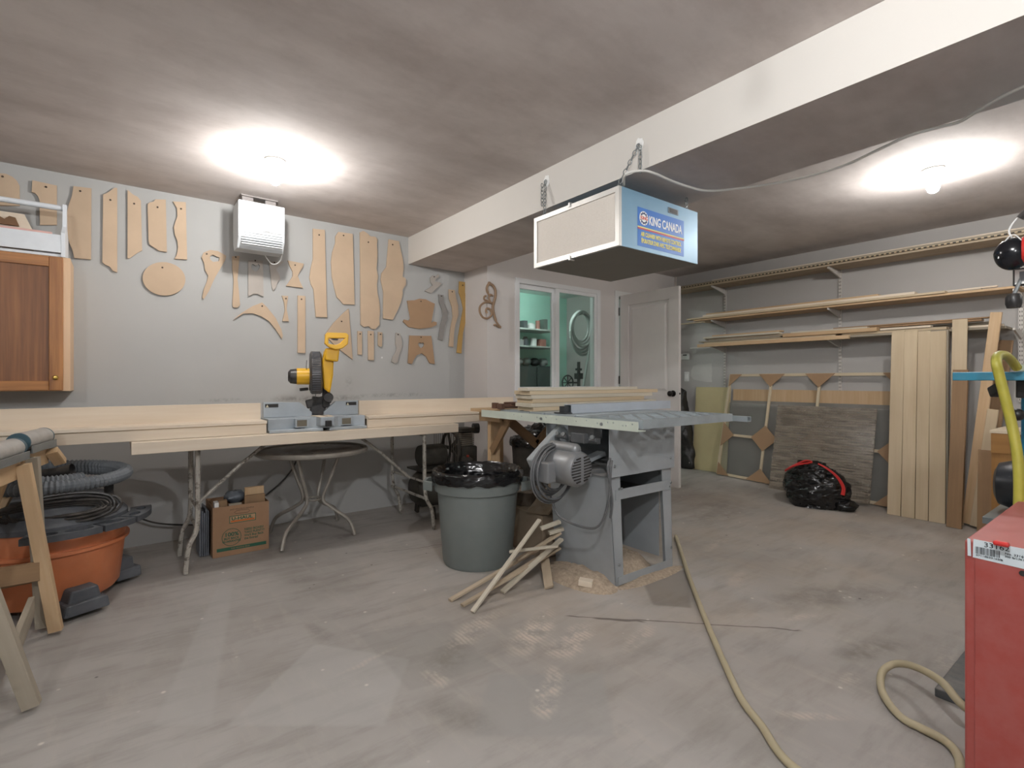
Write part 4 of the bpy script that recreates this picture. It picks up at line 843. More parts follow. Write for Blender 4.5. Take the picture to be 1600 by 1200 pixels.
# fence: square tube lying across the table
T_ = .004; fy0, fy1, fz0, fz1 = 2.245, 2.31, SZ+.0015, SZ+.056; mb = MB()
for a in ((fy0, fz0, fy1, fz0+T_), (fy0, fz1-T_, fy1, fz1), (fy0, fz0+T_, fy0+T_, fz1-T_), (fy1-T_, fz0+T_, fy1, fz1-T_)): mb.box(2.17, a[0], a[1], 3.16, a[2], a[3])
fn = thing('rip_fence', 'pale steel rip fence lying across the table saw top', 'fence', (2.66, 2.28, fz0)); mb.build('bar', mat('fence_paint', 'b3bcc6', .45, .2, var=.05, dust=.3), fn, smooth=False)
MB().box(2.10, fy0-.01, fz0, 2.168, fy1+.015, fz0+.006).box(2.12, fy0+.012, fz0+.006, 2.166, fy1-.012, fz1-.01).build('clamp_head', mat('clamp_dark', '3e4144', .5, .4), fn, smooth=False)
# upper cabinet (open towards the motor) and stand
ux0, ux1, uy0, uy1, uz0, uz1 = 2.05, 2.62, 1.835, 2.34, .60, SZ-.046
MB().box(ux0, uy0, uz0, ux1, uy0+.004, uz1).build('side_panel', M_GS, t, smooth=False)
MB().box(ux1-.004, uy0+.004, uz0, ux1, uy1-.004, uz1).build('side_panel', M_GS, t, smooth=False)
MB().box(ux0, uy1-.004, uz0, ux1, uy1, uz1).build('side_panel', M_GS, t, smooth=False)
MB().box(ux0, uy0+.004, uz0, ux1-.004, uy1-.004, uz0+.004).build('floor_panel', M_SHD, t, smooth=False)
FX0, FX1, FY0, FY1 = 2.125, 2.63, 1.855, 2.33
def legp(cx, cy, tx, ty, sx_, sy_):
    # angle-iron leg: two flanges meeting at the outer edge
    for dxx, dyy in ((sx_*.075, 0), (0, sy_*.075)):
        mb = MB(); o1 = V((cx, cy, .002)); o2 = V((tx, ty, uz0-.001))
        n = V((0, sy_*.004, 0)) if dxx else V((sx_*.004, 0, 0)); k = V((dxx, dyy, 0))
        p = [o1, o1+k*.85, o2+k*1.15, o2]; mb.add(p+[q+n for q in p], [(0, 1, 2, 3), (7, 6, 5, 4), (0, 4, 5, 1), (1, 5, 6, 2), (2, 6, 7, 3), (3, 7, 4, 0)])
        yield mb
for cx_, cy_, tx, ty, a, b in ((FX0, FY0, 2.065, 1.85, 1, 1), (FX1, FY0, 2.605, 1.85, -1, 1), (FX0, FY1, 2.065, 2.325, 1, -1), (FX1, FY1, 2.605, 2.325, -1, -1)):
    ms = list(legp(cx_, cy_, tx, ty, a, b)); ms[0].v += ms[1].v; off = len(ms[0].v)-len(ms[1].v); ms[0].f += [tuple(i+off for i in f) for f in ms[1].f]; ms[0].fm += ms[1].fm
    ms[0].build('leg', M_GS, t, smooth=False)
MB().bar((2.115, 1.848, .545-.045), (2.60, 1.848, .50), .004, .055, (0, 0, 1)).build('cross_rail', M_GS, t, smooth=False)
MB().bar((2.14, 1.85, .03), (2.62, 1.85, .03), .004, .045).build('cross_rail', M_GS, t, smooth=False)
MB().bar((2.14, 2.335, .03), (2.62, 2.335, .03), .004, .045).build('cross_rail', M_GS, t, smooth=False)
MB().add([(2.119, 1.858, .01), (2.119, 2.327, .01), (2.059, 2.322, uz0-.002), (2.059, 1.852, uz0-.002)]+[(2.1235, 1.858, .01), (2.1235, 2.327, .01), (2.0635, 2.322, uz0-.002), (2.0635, 1.852, uz0-.002)], [(0, 1, 2, 3), (7, 6, 5, 4), (0, 4, 5, 1), (1, 5, 6, 2), (2, 6, 7, 3), (3, 7, 4, 0)]).build('stand_panel', M_GS, t, smooth=False)
MB().box(2.15, 2.322, .05, 2.60, 2.326, .595).build('stand_panel', M_GS, t, smooth=False)
MB().box(2.598, 1.93, .05, 2.602, 2.25, .595).build('stand_panel', M_GS, t, smooth=False)
MB().add([(2.14, 1.9, .46), (2.6, 1.9, .46), (2.6, 2.3, .46), (2.14, 2.3, .46)]+[(2.14, 1.9, .463), (2.6, 1.9, .463), (2.6, 2.3, .463), (2.14, 2.3, .463)], [(0, 1, 2, 3), (7, 6, 5, 4), (0, 4, 5, 1), (1, 5, 6, 2), (2, 6, 7, 3), (3, 7, 4, 0)]).build('shelf_plate', M_SHD, t, smooth=False)
for p in ((2.14, 1.846, .53), (2.16, 1.846, .53), (2.59, 1.846, .49), (2.60, 1.846, .51), (2.14, 1.846, .12), (2.61, 1.85, .12), (2.09, 1.833, .66), (2.58, 1.833, .66)): MB().lathe([(0, .006), (.006, .005), (.008, 0), (0, 0)], p, (0, -1, 0), 8).build('bolt', STEEL(), t)
# motor hung behind, belt guard, cord
mc = V((1.90, 2.02, .655)); M_MOT = mat('motor_grey', '8e9194', .38, .4, var=.08, dust=.3)
mo = MB().lathe([(0, -.135), (.05, -.134), (.078, -.128), (.090, -.112), (.095, -.09), (.095, .12), (.085, .15), (.05, .165), (0, .165)], mc, (0, 1, 0), 32).build('motor', M_MOT, t)
for r_, n_ in ((.068, 8),):
    for i in range(9):
        z = mc.z-.06+.015*i; hw = math.sqrt(max(.0, .072**2-(z-mc.z)**2))
        for s in (-1, 1):
            a, b = mc.x+s*.012, mc.x+s*hw
            if abs(b-a) > .012: MB().bar((a, mc.y-.1345, z), (b, mc.y-.1345+.007*(hw/.08)**3, z+s*.006), .006, .006, (0, 0, 1)).build('vent_slot', M_BLK, mo, smooth=False)
MB().tube([mc+V((.0, -.08, .098)), mc+V((0, .10, .098))], .033, 16).sphere(mc+V((0, -.08, .098)), .033, 16, 8).build('capacitor_cover', M_MOT, mo)
MB().bar(mc+V((-.115, -.03, -.02)), mc+V((-.115, .09, -.02)), .06, .11, (0, 0, 1)).build('terminal_box', M_MOT, mo, smooth=False, bevel=.008)
MB().bar(mc+V((.06, -.09, -.07)), mc+V((.06, .10, -.07)), .12, .012, (-.5, 0, 1)).bar(mc+V((.10, 0, .0)), (2.20, 2.03, .70), .06, .02).build('motor_bracket', M_GS, t, smooth=False)
bg = [(-.085, .02), (-.02, -.10), (.07, -.07), (.32, .20), (.30, .25), (.20, .24)]
MB().prism([[(u, v) for u, v in bg]], lambda u, v, w: (mc.x+u, w, mc.z+v), mc.y+.18, mc.y+.23).build('belt_guard', M_GS, t, smooth=False, bevel=.01)
MB().bar((2.04, 1.90, .79), (2.04, 2.12, .79), .03, .03).bar((2.02, 1.97, .80), (2.02, 2.07, .80), .05, .055).tube([(1.99, 2.10, .80), (1.99, 2.17, .80)], .014, 10).tube([(2.0, 1.88, .80), (2.0, 1.93, .795)], .012, 10).box(2.03, 1.93, .80, 2.10, 2.13, SZ-.047).build('trunnion', mat('trunnion_grey', '6d7175', .45, .5, dust=.4), t, smooth=False, bevel=.004)
for y in (1.89, 2.11, 2.16): MB().lathe([(0, .018), (.012, .018), (.012, 0), (0, 0)], (1.985, y, .815), (-1, -.3, .2), 6).build('nut', STEEL(), t, smooth=False)
for i in range(7):
    r_ = .108+.0085*i; pts = []
    for k in range(40):
        a = 2*math.pi*k/40; pts.append(mc+V((-.025-.006*(i % 2), .04+.016*(i % 4), -.02-.004*i))+V((r_*math.cos(a), .25*r_*math.cos(a)*.3, r_*1.02*math.sin(a))))
    MB().tube(pts, .0065, 6, closed=True).build('cord_coil', mat('cord_grey', '5d6063', .55, dust=.2), t)
MB().tube(spline([(2.03, 1.80, .70), (2.01, 1.79, .66), (2.0, 1.795, .5), (1.99, 1.85, .36), (1.97, 1.95, .33), (1.94, 2.10, .36), (1.93, 2.16, .45), (1.90, 2.18, .56)], 8), .0065, 8).build('power_cord', mat('cord_grey', '5d6063', .55), t)
MB().tube(spline([(2.03, 1.81, .71), (2.0, 1.80, .66), (2.02, 1.79, .5), (2.03, 1.81, .40)], 5), .0065, 8).build('power_cord', mat('cord_grey', '5d6063', .55), t)
# outfeed table of wood, left of the saw
t = thing('outfeed_table', 'rough wooden side table with angled braces left of the table saw', 'table', (2.5, 3.2, 0))
board('table_top', PINE(0), (2.06, 3.05, SZ-.013), (3.0, 3.05, SZ-.013), .30, .022, parent=t)
board('apron', PINE(0), (2.14, 2.93, SZ-.06), (2.14, 3.19, SZ-.06), .07, .02, (1, 0, 0), parent=t)
LX, LY = 2.20, 3.10
for x in (2.20, 2.92): board('leg', PINE(0), (x, LY, .002), (x, LY, SZ-.025), .085, .04, (0, 1, 0), parent=t)
board('brace', BROWN(0), (2.165, LY-.03, .60), (2.165, LY-.24, SZ-.06), .06, .02, (1, 0, 0), parent=t)
board('brace', BROWN(0), (2.26, LY-.02, SZ-.05), (2.60, LY-.02, SZ-.30), .07, .02, (0, 1, 0), parent=t)
board('brace', BROWN(0), (2.60, LY-.02, SZ-.30), (2.88, LY-.02, SZ-.05), .07, .02, (0, 1, 0), parent=t)
# stack of planed strips on the saw
LAB = ['topmost', 'second from the top', 'third from the top', 'fourth from the top', 'fifth from the top', 'lowest']
zz = SZ+.001
for i in range(6):
    th_ = (.026, .025, .027, .026, .025, .02)[i]; xs, xe = 2.105+(.02, .0, .015, .0, -.01, -.03)[i], 3.35+(.12, .05, -.1, .0, .07, -.18)[i]
    if i < 5: xs += .0
    for j in range(2):
        if i == 5 and j == 1: continue
        y = 2.60+.105*j
        o = board('planed_board', STRIPW(0) if i % 2 else MAPLED(0), (xs+.03*j, y, zz+th_/2), (xe-.05*j, y, zz+th_/2), .098, th_)
        tag(o, ('front ' if j == 0 else 'rear ')+'dusty planed board in the stack on the table saw, '+LAB[5-i], 'board', 'boards stacked on the table saw')
    zz += th_+.001
# small brown hinges / clamps on the table's left end
for i, (a, lab) in enumerate((((2.12, 2.86, .0), 'brown rusty bar clamp lying nearest the table saw edge'), ((2.17, 3.0, .0), 'brown rusty bar clamp lying behind the first on the side table'))):
    c = V((a[0], a[1], SZ+.002)); t = thing('bar_clamp', lab, 'clamp', c)
    M_RU = mat('rusty_brown', '6b4f42', .6, .3, var=.2)
    MB().cyl(c+V((-.02, 0, .018)), c+V((.27, .02, .018)), .013, 10).build('bar', M_RU, t)
    MB().box(c.x+.20, c.y-.02, c.z, c.x+.24, c.y+.04, c.z+.045).build('jaw', M_RU, t, smooth=False, bevel=.004)
    MB().box(c.x-.04, c.y-.02, c.z, c.x-.01, c.y+.03, c.z+.04).build('jaw', M_RU, t, smooth=False, bevel=.004)
    MB().cyl(c+V((.06, .01, .036)), c+V((.17, .01, .036)), .007, 8).build('screw', M_RU, t)
# ================================================================ SCRAP STRIPS, SAWDUST
def pile(cx_, cy_, rx, ry, h, seed, n=34):
    def f(u, v):
        x, y = cx_+(u*2-1)*rx, cy_+(v*2-1)*ry; r = math.hypot(u*2-1, v*2-1)
        q = mnoise.noise(V((x*9, y*9, seed)))*.5+mnoise.noise(V((x*30, y*30, seed)))*.25
        return (x, y, max(-.004, h*max(0, 1-r*r*1.05)*(1+.7*q)+.006*q-(.02 if r > .98 else 0)))
    return MB().grid(f, n, n)
M_SD = mat('sawdust', 'ae9d89', .95, var=.25, scale=60, bump=.6, bscale=160)
for a, lab in (((2.06, 2.08, .15, .28, .06, 1), 'heap of tan sawdust spilling out below the saw motor'), ((2.40, 2.08, .20, .2, .10, 5), 'sawdust pile inside the table saw stand'), ((2.40, 1.83, .30, .06, .016, 9), 'thin drift of sawdust along the saw stand')):
    o = pile(*a).build('sawdust', M_SD, None, ang=3); tag(o, lab, 'sawdust', kind='stuff')
STR = [((738, 956), .0, (843, 812), .33, .024, .012, 'pale', 'long pale strip leaning steeply across the scrap pile'),
       ((703, 938), .0, (868, 842), .14, .026, .014, 'dusty', 'lowest left-hand dusty strip in the scrap pile'),
       ((722, 946), .012, (905, 838), .17, .026, .012, 'dusty', 'dusty strip just right of the lowest scrap strip'),
       ((796, 862), .15, (872, 853), .19, .024, .012, 'pale', 'short strip sticking out of the scrap pile towards the bin'),
       ((752, 928), .005, (878, 848), .16, .022, .012, 'dusty', 'thin dark strip half hidden in the scrap pile'),
       ((785, 925), .012, (880, 840), .20, .03, .014, 'pale', 'pale strip lying under the leaning flat slat'),
       ((845, 826), .27, (875, 815), .30, .028, .018, 'pale', 'upper short end of strip beside the bin cables'),
       ((858, 833), .24, (880, 826), .26, .028, .018, 'pale', 'second short strip end next to the saw stand'),
       ((808, 875), .10, (876, 832), .24, .03, .014, 'dusty', 'dusty strip lying below the two short strip ends')]
for (a, az, b, bz, w_, th_, c, lab) in STR:
    A, B = PZ(a[0], a[1], az+.008), PZ(b[0], b[1], bz+.008)
    if B.x > 2.02: B = A+(B-A)*((2.02-A.x)/(B.x-A.x))
    o = board('wood_strip', STRIPW(0) if c == 'pale' else DUSTY(0), A, B, w_, th_); tag(o, lab, 'strip', 'scrap strips beside the saw')
A, B = PZ(858, 918, .03), PX(848, 852, 2.0)
o = board('wood_strip', DUSTY(0), PZ(858, 918, .012), PX(848, 852, 1.98), .05, .012, (-1, -.6, 1)); tag(o, 'wide flat slat leaning upright against the scrap pile', 'strip', 'scrap strips beside the saw')
o = board('wood_chunk', MAPLE(0), PZ(905, 908, .035), PZ(926, 912, .03), .05, .03); tag(o, 'small white wood chunk lying in the sawdust', 'offcut')
# box, carton and board between bin and saw
t_ = MB().box(2.09, 2.42, .003, 2.42, 2.92, .27)
o = t_.build('plywood_box', mat('dusty_card', 'a08f7a', .85, var=.1, dust=.3), None, smooth=False, bevel=.003); tag(o, 'dusty brown carton between grey bin and table saw', 'box')
A = V((2.25, 2.78, .272)); mb = MB(); mb.T = Mx.Translation(A) @ Mx.Rotation(.5, 4, 'Z') @ Mx.Rotation(.0, 4, 'X'); mb.box(-.13, -.09, .0, .13, .09, .09)
o = mb.build('dark_case', mat('dark_case', '5a4d40', .7, dust=.6), None, smooth=False, bevel=.006); tag(o, 'dark dusty case lying on the brown carton', 'case')
o = board('sheet_offcut', mat('purple_edge_panel', '95846e', .8, var=.15, dust=.4), (2.07, 2.45, .285), (2.40, 2.50, .50), .20, .014, (-.55, .1, 1)); tag(o, 'dusty panel leaning diagonally between carton and table saw', 'panel')
# long beige air hose on the floor
pts = spline([PZ(1056, 838, .013), PZ(1064, 862, .013), PZ(1078, 905, .013), PZ(1100, 962, .013), PZ(1120, 1010, .013), PZ(1138, 1050, .013), PZ(1160, 1095, .013), PZ(1190, 1134, .013), PZ(1230, 1190, .013), PZ(1330, 1260, .013)], 8)
M_HO = mat('hose_beige', 'b5aa8c', .6, var=.06, dust=.2); o = MB().tube(pts, .0125, 10).build('air_hose', M_HO, None); tag(o, 'long beige air hose running across the floor to the saw', 'hose')
# ================================================================ AIR CLEANER
ax0, ax1, ay0, ay1, az0, az1 = 1.97, 2.65, 1.70, 2.36, 1.79, 2.088
t = thing('air_cleaner', 'blue hanging air cleaner with a filter front and printed label', 'air cleaner', (2.31, 2.03, az0))
M_AB = mat('cleaner_blue', '7ba0b8', .4, .15, var=.04, dust=.12); M_AU = mat('cleaner_underside', '77736a', .6, var=.05)
c = MB().box(ax0+.02, ay0, az0, ax1, ay1, az1).build('casing', M_AB, t, smooth=False)
for p in c.data.polygons:
    pass
MB().box(ax0+.022, ay0+.003, az0-.0015, ax1-.003, ay1-.003, az0-.0005).build('bottom_plate', M_AU, t, smooth=False)
M_AL = mat('aluminium_trim', 'd4d2cd', .4, .5, var=.04)
fr = .026; fm = MB().box(ax0, ay0, az0, ax0+.02, ay0+fr, az1).box(ax0, ay1-fr, az0, ax0+.02, ay1, az1).box(ax0, ay0+fr, az0, ax0+.02, ay1-fr, az0+fr).box(ax0, ay0+fr, az1-fr, ax0+.02, ay1-fr, az1).build('filter_frame', M_AL, t, smooth=False)
q = NT('filter_mesh'); o_ = q.obj(); ck = q.n('ShaderNodeTexVoronoi', Vector=q.n('ShaderNodeMapping', Vector=o_, Scale=(1, 1, 1.3)), Scale=85.0, Randomness=.15)
q.set('Base Color', q.mix(q.ramp(ck, .2, .6), srgb('f0ebe4'), srgb('dcd4ca'))); q.set('Roughness', .8); q.bump(ck, .5, .003)
MB().box(ax0+.008, ay0+fr, az0+fr, ax0+.018, ay1-fr, az1-fr).build('filter', q.m, t, smooth=False)
for z in (az0, az1): 
    s = -1 if z == az0 else 1; MB().bar((ax0+.03, 2.05, z+s*.006), (ax0-.006, 2.05, z+s*.006), .012, .006).box(ax0-.008, 2.044, z-.014 if s > 0 else z-.004, ax0-.003, 2.056, z+.008 if s > 0 else z+.016).build('clip', M_AL, t, smooth=False)
FA = lambda x, z, y=.0: frame3((ax0+x, ay0-.001-y, z), (1, 0, 0), (0, 0, 1))
def lab(name, m, x0, z0, x1, z1, y=.0): return MB().box(ax0+x0, ay0-.0009-y, z0, ax0+x1, ay0-.0002-y, z1).build(name, m, t, smooth=False)
M_LB = mat('label_blue', '2a6fc0', .45, var=.02); M_LW = mat('label_white', 'f1f1ee', .5, var=.01); M_LY = mat('label_print_yellow', 'ecdf6a', .5, var=.01); M_LR = mat('label_red', 'cf4630', .5, var=.01)
lx0, lx1 = .142, .545; lab('label', M_LB, lx0, az0+.022, lx1, az0+.222); lab('label_stripe', M_LY, lx0, az0+.118, lx1, az0+.1235, .001); lab('label_stripe', M_LR, lx0, az0+.110, lx1, az0+.116, .001)
text('lettering', 'KING CANADA', M_LW, FA(.233, az0+.146, .0006), .064, t, .655, bold=.0015)
text('lettering', 'AIR CLEANER WITH REMOTE CONTROL', M_LY, FA(.343, az0+.076, .0006), .030, t, .64, 'CENTER', bold=.0009)
text('lettering', '\u00c9PURATEUR D\'AIR AVEC T\u00c9L\u00c9COMMANDE', M_LY, FA(.343, az0+.042, .0006), .030, t, .60, 'CENTER', bold=.0009)
lc = (ax0+.192, az0+.170)
MB().lathe([(0, .0012), (.036, .0012), (.036, .0), (0, 0)], (lc[0], ay0-.0004, lc[1]), (0, -1, 0), 32).build('emblem_disc', M_LW, t, smooth=False)
g = []
for i in range(48): r_ = .033 if (i//2) % 2 else .027; a = 2*math.pi*i/48; g.append((lc[0]+r_*math.cos(a), lc[1]+r_*math.sin(a)))
MB().prism([g, [(lc[0]+.021*math.cos(2*math.pi*i/24), lc[1]+.021*math.sin(2*math.pi*i/24)) for i in range(24)]], lambda u, v, w: (u, w, v), ay0-.0022, ay0-.0017).build('emblem_gear', mat('label_navy', '243a66', .5), t, smooth=False)
MB().box(lc[0]-.034, ay0-.003, lc[1]-.010, lc[0]+.034, ay0-.0024, lc[1]+.010).build('emblem_band', M_LW, t, smooth=False)
text('lettering', 'KING', M_LR, FA(.192, lc[1]-.008, .0025), .024, t, 1.0, 'CENTER', bold=.0006)
MB().box(ax0+.400, ay0-.003, az0+.242, ax0+.490, ay0-.0003, az0+.272).build('switch_bezel', mat('bezel_grey', '767b7e', .4), t, smooth=False)
MB().box(ax0+.412, ay0-.005, az0+.247, ax0+.478, ay0-.0031, az0+.267).build('rocker_switch', M_BLK, t, smooth=False)
for x, y in ((ax0+.05, ay0+.04), (ax0+.05, ay1-.04), (ax1-.05, ay0+.04), (ax1-.05, ay1-.04)):
    MB().tube([V((x, y, az1+.018))+V((.012*math.cos(a), 0, .014*math.sin(a))) for a in (2*math.pi*i/12 for i in range(12))], .0028, 6, closed=True).build('eye_bolt', STEEL(), t)
# chains
LK = MB().tube([V((.009*math.cos(a)*(1.0), 0, .014*math.sin(a))) for a in (2*math.pi*i/12 for i in range(12))], .0026, 5, closed=True)
def chain(A, B, label, tail=0):
    A, B = V(A), V(B); t = thing('chain', label, 'chain', A, 'chains of the air cleaner'); L = (B-A).length; n = int(L/.0225); d = (B-A).normalized(); first = None
    pl = [(A+d*(L*(i+.5)/n), d) for i in range(n)]+[(A+V((-.008, -.02 if tail > 0 else .02, -.02-.0225*i)), V((0, 0, -1))) for i in range(abs(tail))]
    for i, (p, dd) in enumerate(pl):
        M = Mx.Translation(p) @ V((0, 0, 1)).rotation_difference(dd).to_matrix().to_4x4() @ Mx.Rotation(math.pi/2*(i % 2), 4, 'Z')
        if first is None: first = LK.build('link', STEEL(), t, origin=(0, 0, 0)); place(first, M, t)
        else: o = bpy.data.objects.new('link', first.data); COL.objects.link(o); place(o, M, t)
    return t
h1 = PX(997, 228, BX0-.012); h2 = PX(852, 284, BX0-.012)
chain(h1, (ax0+.05, ay0+.04, az1+.034), 'steel chain hanging on the beam at the printed end', 6); chain(h2, (ax0+.05, ay1-.04, az1+.034), 'steel chain hanging on the beam at the filter\'s far end', -6)
for x, y, lb in ((ax1-.05, ay0+.04, 'short chain from the beam underside at the switch end'), (ax1-.05, ay1-.04, 'short chain from the beam underside at the hidden rear corner')): chain((x, y, BZ-.002), (x, y, az1+.034), lb)
for hh, lb in ((h1, 'eye hook with plaster patch on the beam above the label'), (h2, 'eye hook with plaster patch on the beam above the filter')):
    t = thing('eye_hook', lb, 'hook', (BX0, hh.y, hh.z), 'hooks on the beam face')
    MB().sphere((BX0-.002, hh.y, hh.z+.008), .034, 16, 8, (.12, .75, 1), lambda d: 1+.3*mnoise.noise(d*2+V((hh.y, 0, 0)))).build('plaster_patch', M_LW, t)
    MB().tube([V((BX0-.012, hh.y, hh.z))+V((0, .011*math.cos(a), .011*math.sin(a))) for a in (2*math.pi*i/12 for i in range(12))], .003, 6, closed=True).build('hook', STEEL(), t)
# white cable from the cleaner along the beam
pts = [V((ax0+.06, ay0+.02, az1+.02)), PZ(978, 272, 2.12)]+[PZ(a, b, 2.145) for a, b in ((1005, 267), (1025, 272), (1050, 283), (1080, 293), (1105, 298), (1140, 296), (1200, 288), (1260, 276), (1320, 258), (1370, 235), (1420, 212))]+[PZ(a, b, 2.15) for a, b in ((1470, 198), (1500, 190), (1530, 172), (1560, 154), (1600, 135), (1660, 110))]
o = MB().tube(spline(pts, 6), .0065, 8).build('white_cable', mat('cable_white', 'dcdad4', .5, var=.03), None); tag(o, 'white power cable looping from the air cleaner along the beam', 'cable')
# ================================================================ RIGHT WALL SHELVES
M_STD = mat('standard_white', 'cfcac4', .5, .2, var=.04)
SHZ = (2.185, 1.80, 1.51); SHX = XR-.30
SY = (3.20, 2.01, .755)
for i, y in enumerate(SY):
    t = thing('shelf_standard', ('slotted shelf upright nearest the open door', 'slotted shelf upright in the middle of the lumber wall', 'slotted shelf upright at the right edge of the photo')[i], 'shelf upright', (XR-.012, y, .95), 'slotted shelf uprights')
    z0, z1 = (.98, .93, .95)[i], 2.28
    MB().box(XR-.016, y-.013, z0, XR-.002, y+.013, z1).build('upright', M_STD, t, smooth=False)
    sl = None
    for k in range(int((z1-z0)/.034)):
        z = z0+.02+k*.034
        for s in (-1, 1):
            if sl is None: sl = MB().box(-.0005, -.002, -.007, .0005, .002, .007).build('slot', M_BLK, t, smooth=False, origin=(0, 0, 0)); place(sl, Mx.Translation((XR-.0165, y+s*.006, z)), t)
            else: o = bpy.data.objects.new('slot', sl.data); COL.objects.link(o); place(o, Mx.Translation((XR-.0165, y+s*.006, z)), t)
    for zz in SHZ:
        MB().prism([[(XR-.017, zz-.075), (XR-.017, zz-.003), (SHX+.01, zz-.003), (SHX+.01, zz-.018)]], lambda u, v, w: (u, w, v), y-.007, y+.007).build('bracket', M_STD, t, smooth=False)
def plank(z, y0, y1, x0, x1, th_, m, lab, group, cat='board', name='lumber_board'):
    o = board(name, m, ((x0+x1)/2, y0, z+th_/2), ((x0+x1)/2, y1, z+th_/2), abs(x1-x0), th_); return tag(o, lab, cat, group)
G1, G2, G3 = 'trim lengths on the top shelf', 'boards on the middle shelf', 'boards on the lower shelf'
YE = YW-.05
# top shelf: a shelf board with long mouldings lying on it
plank(SHZ[0], .1, YE, SHX, SHX+.115, .016, DUSTY(0), 'front tan moulding length lying lowest on the top shelf', G1, 'moulding', 'moulding')
plank(SHZ[0], .1, YE, SHX+.12, XR-.02, .016, DUSTY(0), 'rear board lying flat on the top shelf against the wall', G1, 'moulding', 'moulding')
plank(SHZ[0]+.018, .05, YE-.02, SHX-.012, SHX+.03, .014, MAPLED(0), 'pale moulding lying second on the front of the top shelf', G1, 'moulding', 'moulding')
plank(SHZ[0]+.034, .15, YE-.01, SHX-.006, SHX+.05, .012, GREYW(0), 'grey moulding lying third on the front of the top shelf', G1, 'moulding', 'moulding')
plank(SHZ[0]+.048, .1, 3.2, SHX+.02, SHX+.07, .012, MAPLE(0), 'light moulding lying topmost on the front of the top shelf', G1, 'moulding', 'moulding')
plank(SHZ[0]+.018, .2, 3.6, SHX+.15, SHX+.25, .03, MAPLED(0), 'thick pale board lying at the back of the top shelf', G1, 'moulding', 'moulding')
# perforated metal strip along the front edge
mb = MB()
for k in range(100): y = .12+k*.037; mb.box(SHX-.0135, y, SHZ[0]+.018, SHX-.0125, y+.02, SHZ[0]+.028)
o = mb.build('perforated_strip', mat('strip_dark', '2e2b28', .6), None, smooth=False); tag(o, 'row of dark slots in the metal strip along top shelf', 'metal strip', kind='stuff')
# middle shelf
plank(SHZ[1], .72, 3.42, SHX, XR-.02, .018, PINE(0), 'wide tan shelf board forming the middle shelf', None, 'shelf', 'shelf_board')
plank(SHZ[1]+.019, 1.15, 3.50, SHX-.015, SHX+.07, .018, MAPLED(0), 'long pale board on the front edge of the middle shelf', G2)
plank(SHZ[1]+.038, 1.35, 3.30, SHX-.005, SHX+.09, .020, MAPLE(0), 'lightest long board stacked on the middle shelf front', G2)
plank(SHZ[1]+.019, .95, 3.35, SHX+.08, SHX+.17, .018, GREYW(0), 'grey board lying behind the front ones on the middle shelf', G2)
plank(SHZ[1]+.059, 1.62, 3.28, SHX+.03, SHX+.13, .018, PINE(0), 'orange-tan board on top of the middle shelf stack', G2)
plank(SHZ[1]+.0385, .86, 1.30, SHX+.1, SHX+.13, .012, MAPLE(0), 'short white strip near the right end of the middle shelf', G2)
plank(SHZ[1]-.020, 3.30, 3.60, SHX+.0, SHX+.05, .010, MAPLED(0), 'thin strip end poking out below the middle shelf', G2)
# lower shelf
plank(SHZ[2], .80, 3.28, SHX+.02, XR-.02, .018, GREYW(0), 'grey shelf board forming the lower shelf', None, 'shelf', 'shelf_board')
for z, y0, y1, x0, x1, th_, m, lab in ((-.014, 1.83, 3.36, -.020, .015, .034, PINE(0), 'orange-tan board along the lower shelf front'),
    (.020, 1.95, 3.30, .02, .10, .02, MAPLED(0), 'pale board lying first on the lower shelf'),
    (.041, 1.62, 2.42, .0, .08, .032, PINE(0), 'short pine board in the middle of the lower shelf'),
    (.041, 2.45, 3.36, .01, .09, .016, GREYW(0), 'grey board at the left end of the lower shelf'),
    (.060, 2.30, 3.25, .03, .11, .018, DUSTY(0), 'dusty board stacked at the lower shelf\'s left half'),
    (.020, 1.15, 1.90, .03, .11, .022, MAPLED(0), 'pale board on the lower shelf behind the leaning boards'),
    (.044, 1.25, 1.60, .02, .09, .018, MAPLE(0), 'short light offcut on the lower shelf above the leaning boards'),
    (.075, .95, 2.28, .10, .18, .016, BROWN(0), 'brown thin board at the back of the lower shelf'),
    (.020, .85, 3.2, .19, .25, .03, DUSTY(0), 'long dusty board at the rear of the lower shelf'),
    (.052, .90, 3.1, .19, .24, .022, GREYW(0), 'long grey board topmost at the rear of the lower shelf'),
    (.094, .9, 2.0, .10, .16, .010, BROWN(0), 'thin brown strip topmost on the lower shelf'),
    (.020, .82, 1.12, .04, .10, .016, MAPLE(0), 'pale strip end at the right of the lower shelf'),
    (.080, 2.46, 3.30, .005, .075, .020, STRIPW(0), 'whitish board on the left part of the lower shelf stack'),
    (.074, 1.70, 2.35, .02, .085, .014, STRIPW(0), 'whitish short board above the short pine board'),
    (.101, 2.45, 3.20, .02, .095, .014, PINE(0), 'thin pine board near the top of the lower shelf stack'),
    (.020, 2.0, 3.30, .11, .18, .050, BROWN(0), 'thick brown board in the second row of the lower shelf'),
    (.072, 2.3, 3.34, .11, .18, .016, DUSTY(0), 'dusty board lying on the thick brown shelf board')):
    plank(SHZ[2]+z, y0, y1, SHX+x0, SHX+x1, th_, m, lab, G3)
o = MB().box(SHX-.02, 3.40, SHZ[2]-.012, SHX+.02, 3.50, SHZ[2]+.006).build('white_strip_end', M_WHT, None, smooth=False)
bpy.data.objects.remove(o)
plank(SHZ[2]-.024, 3.2, 3.46, SHX-.012, SHX+.024, .010, mat('white_strip', 'dcd9d2', .6), 'white strip end poking out left of the lower shelf', G3)
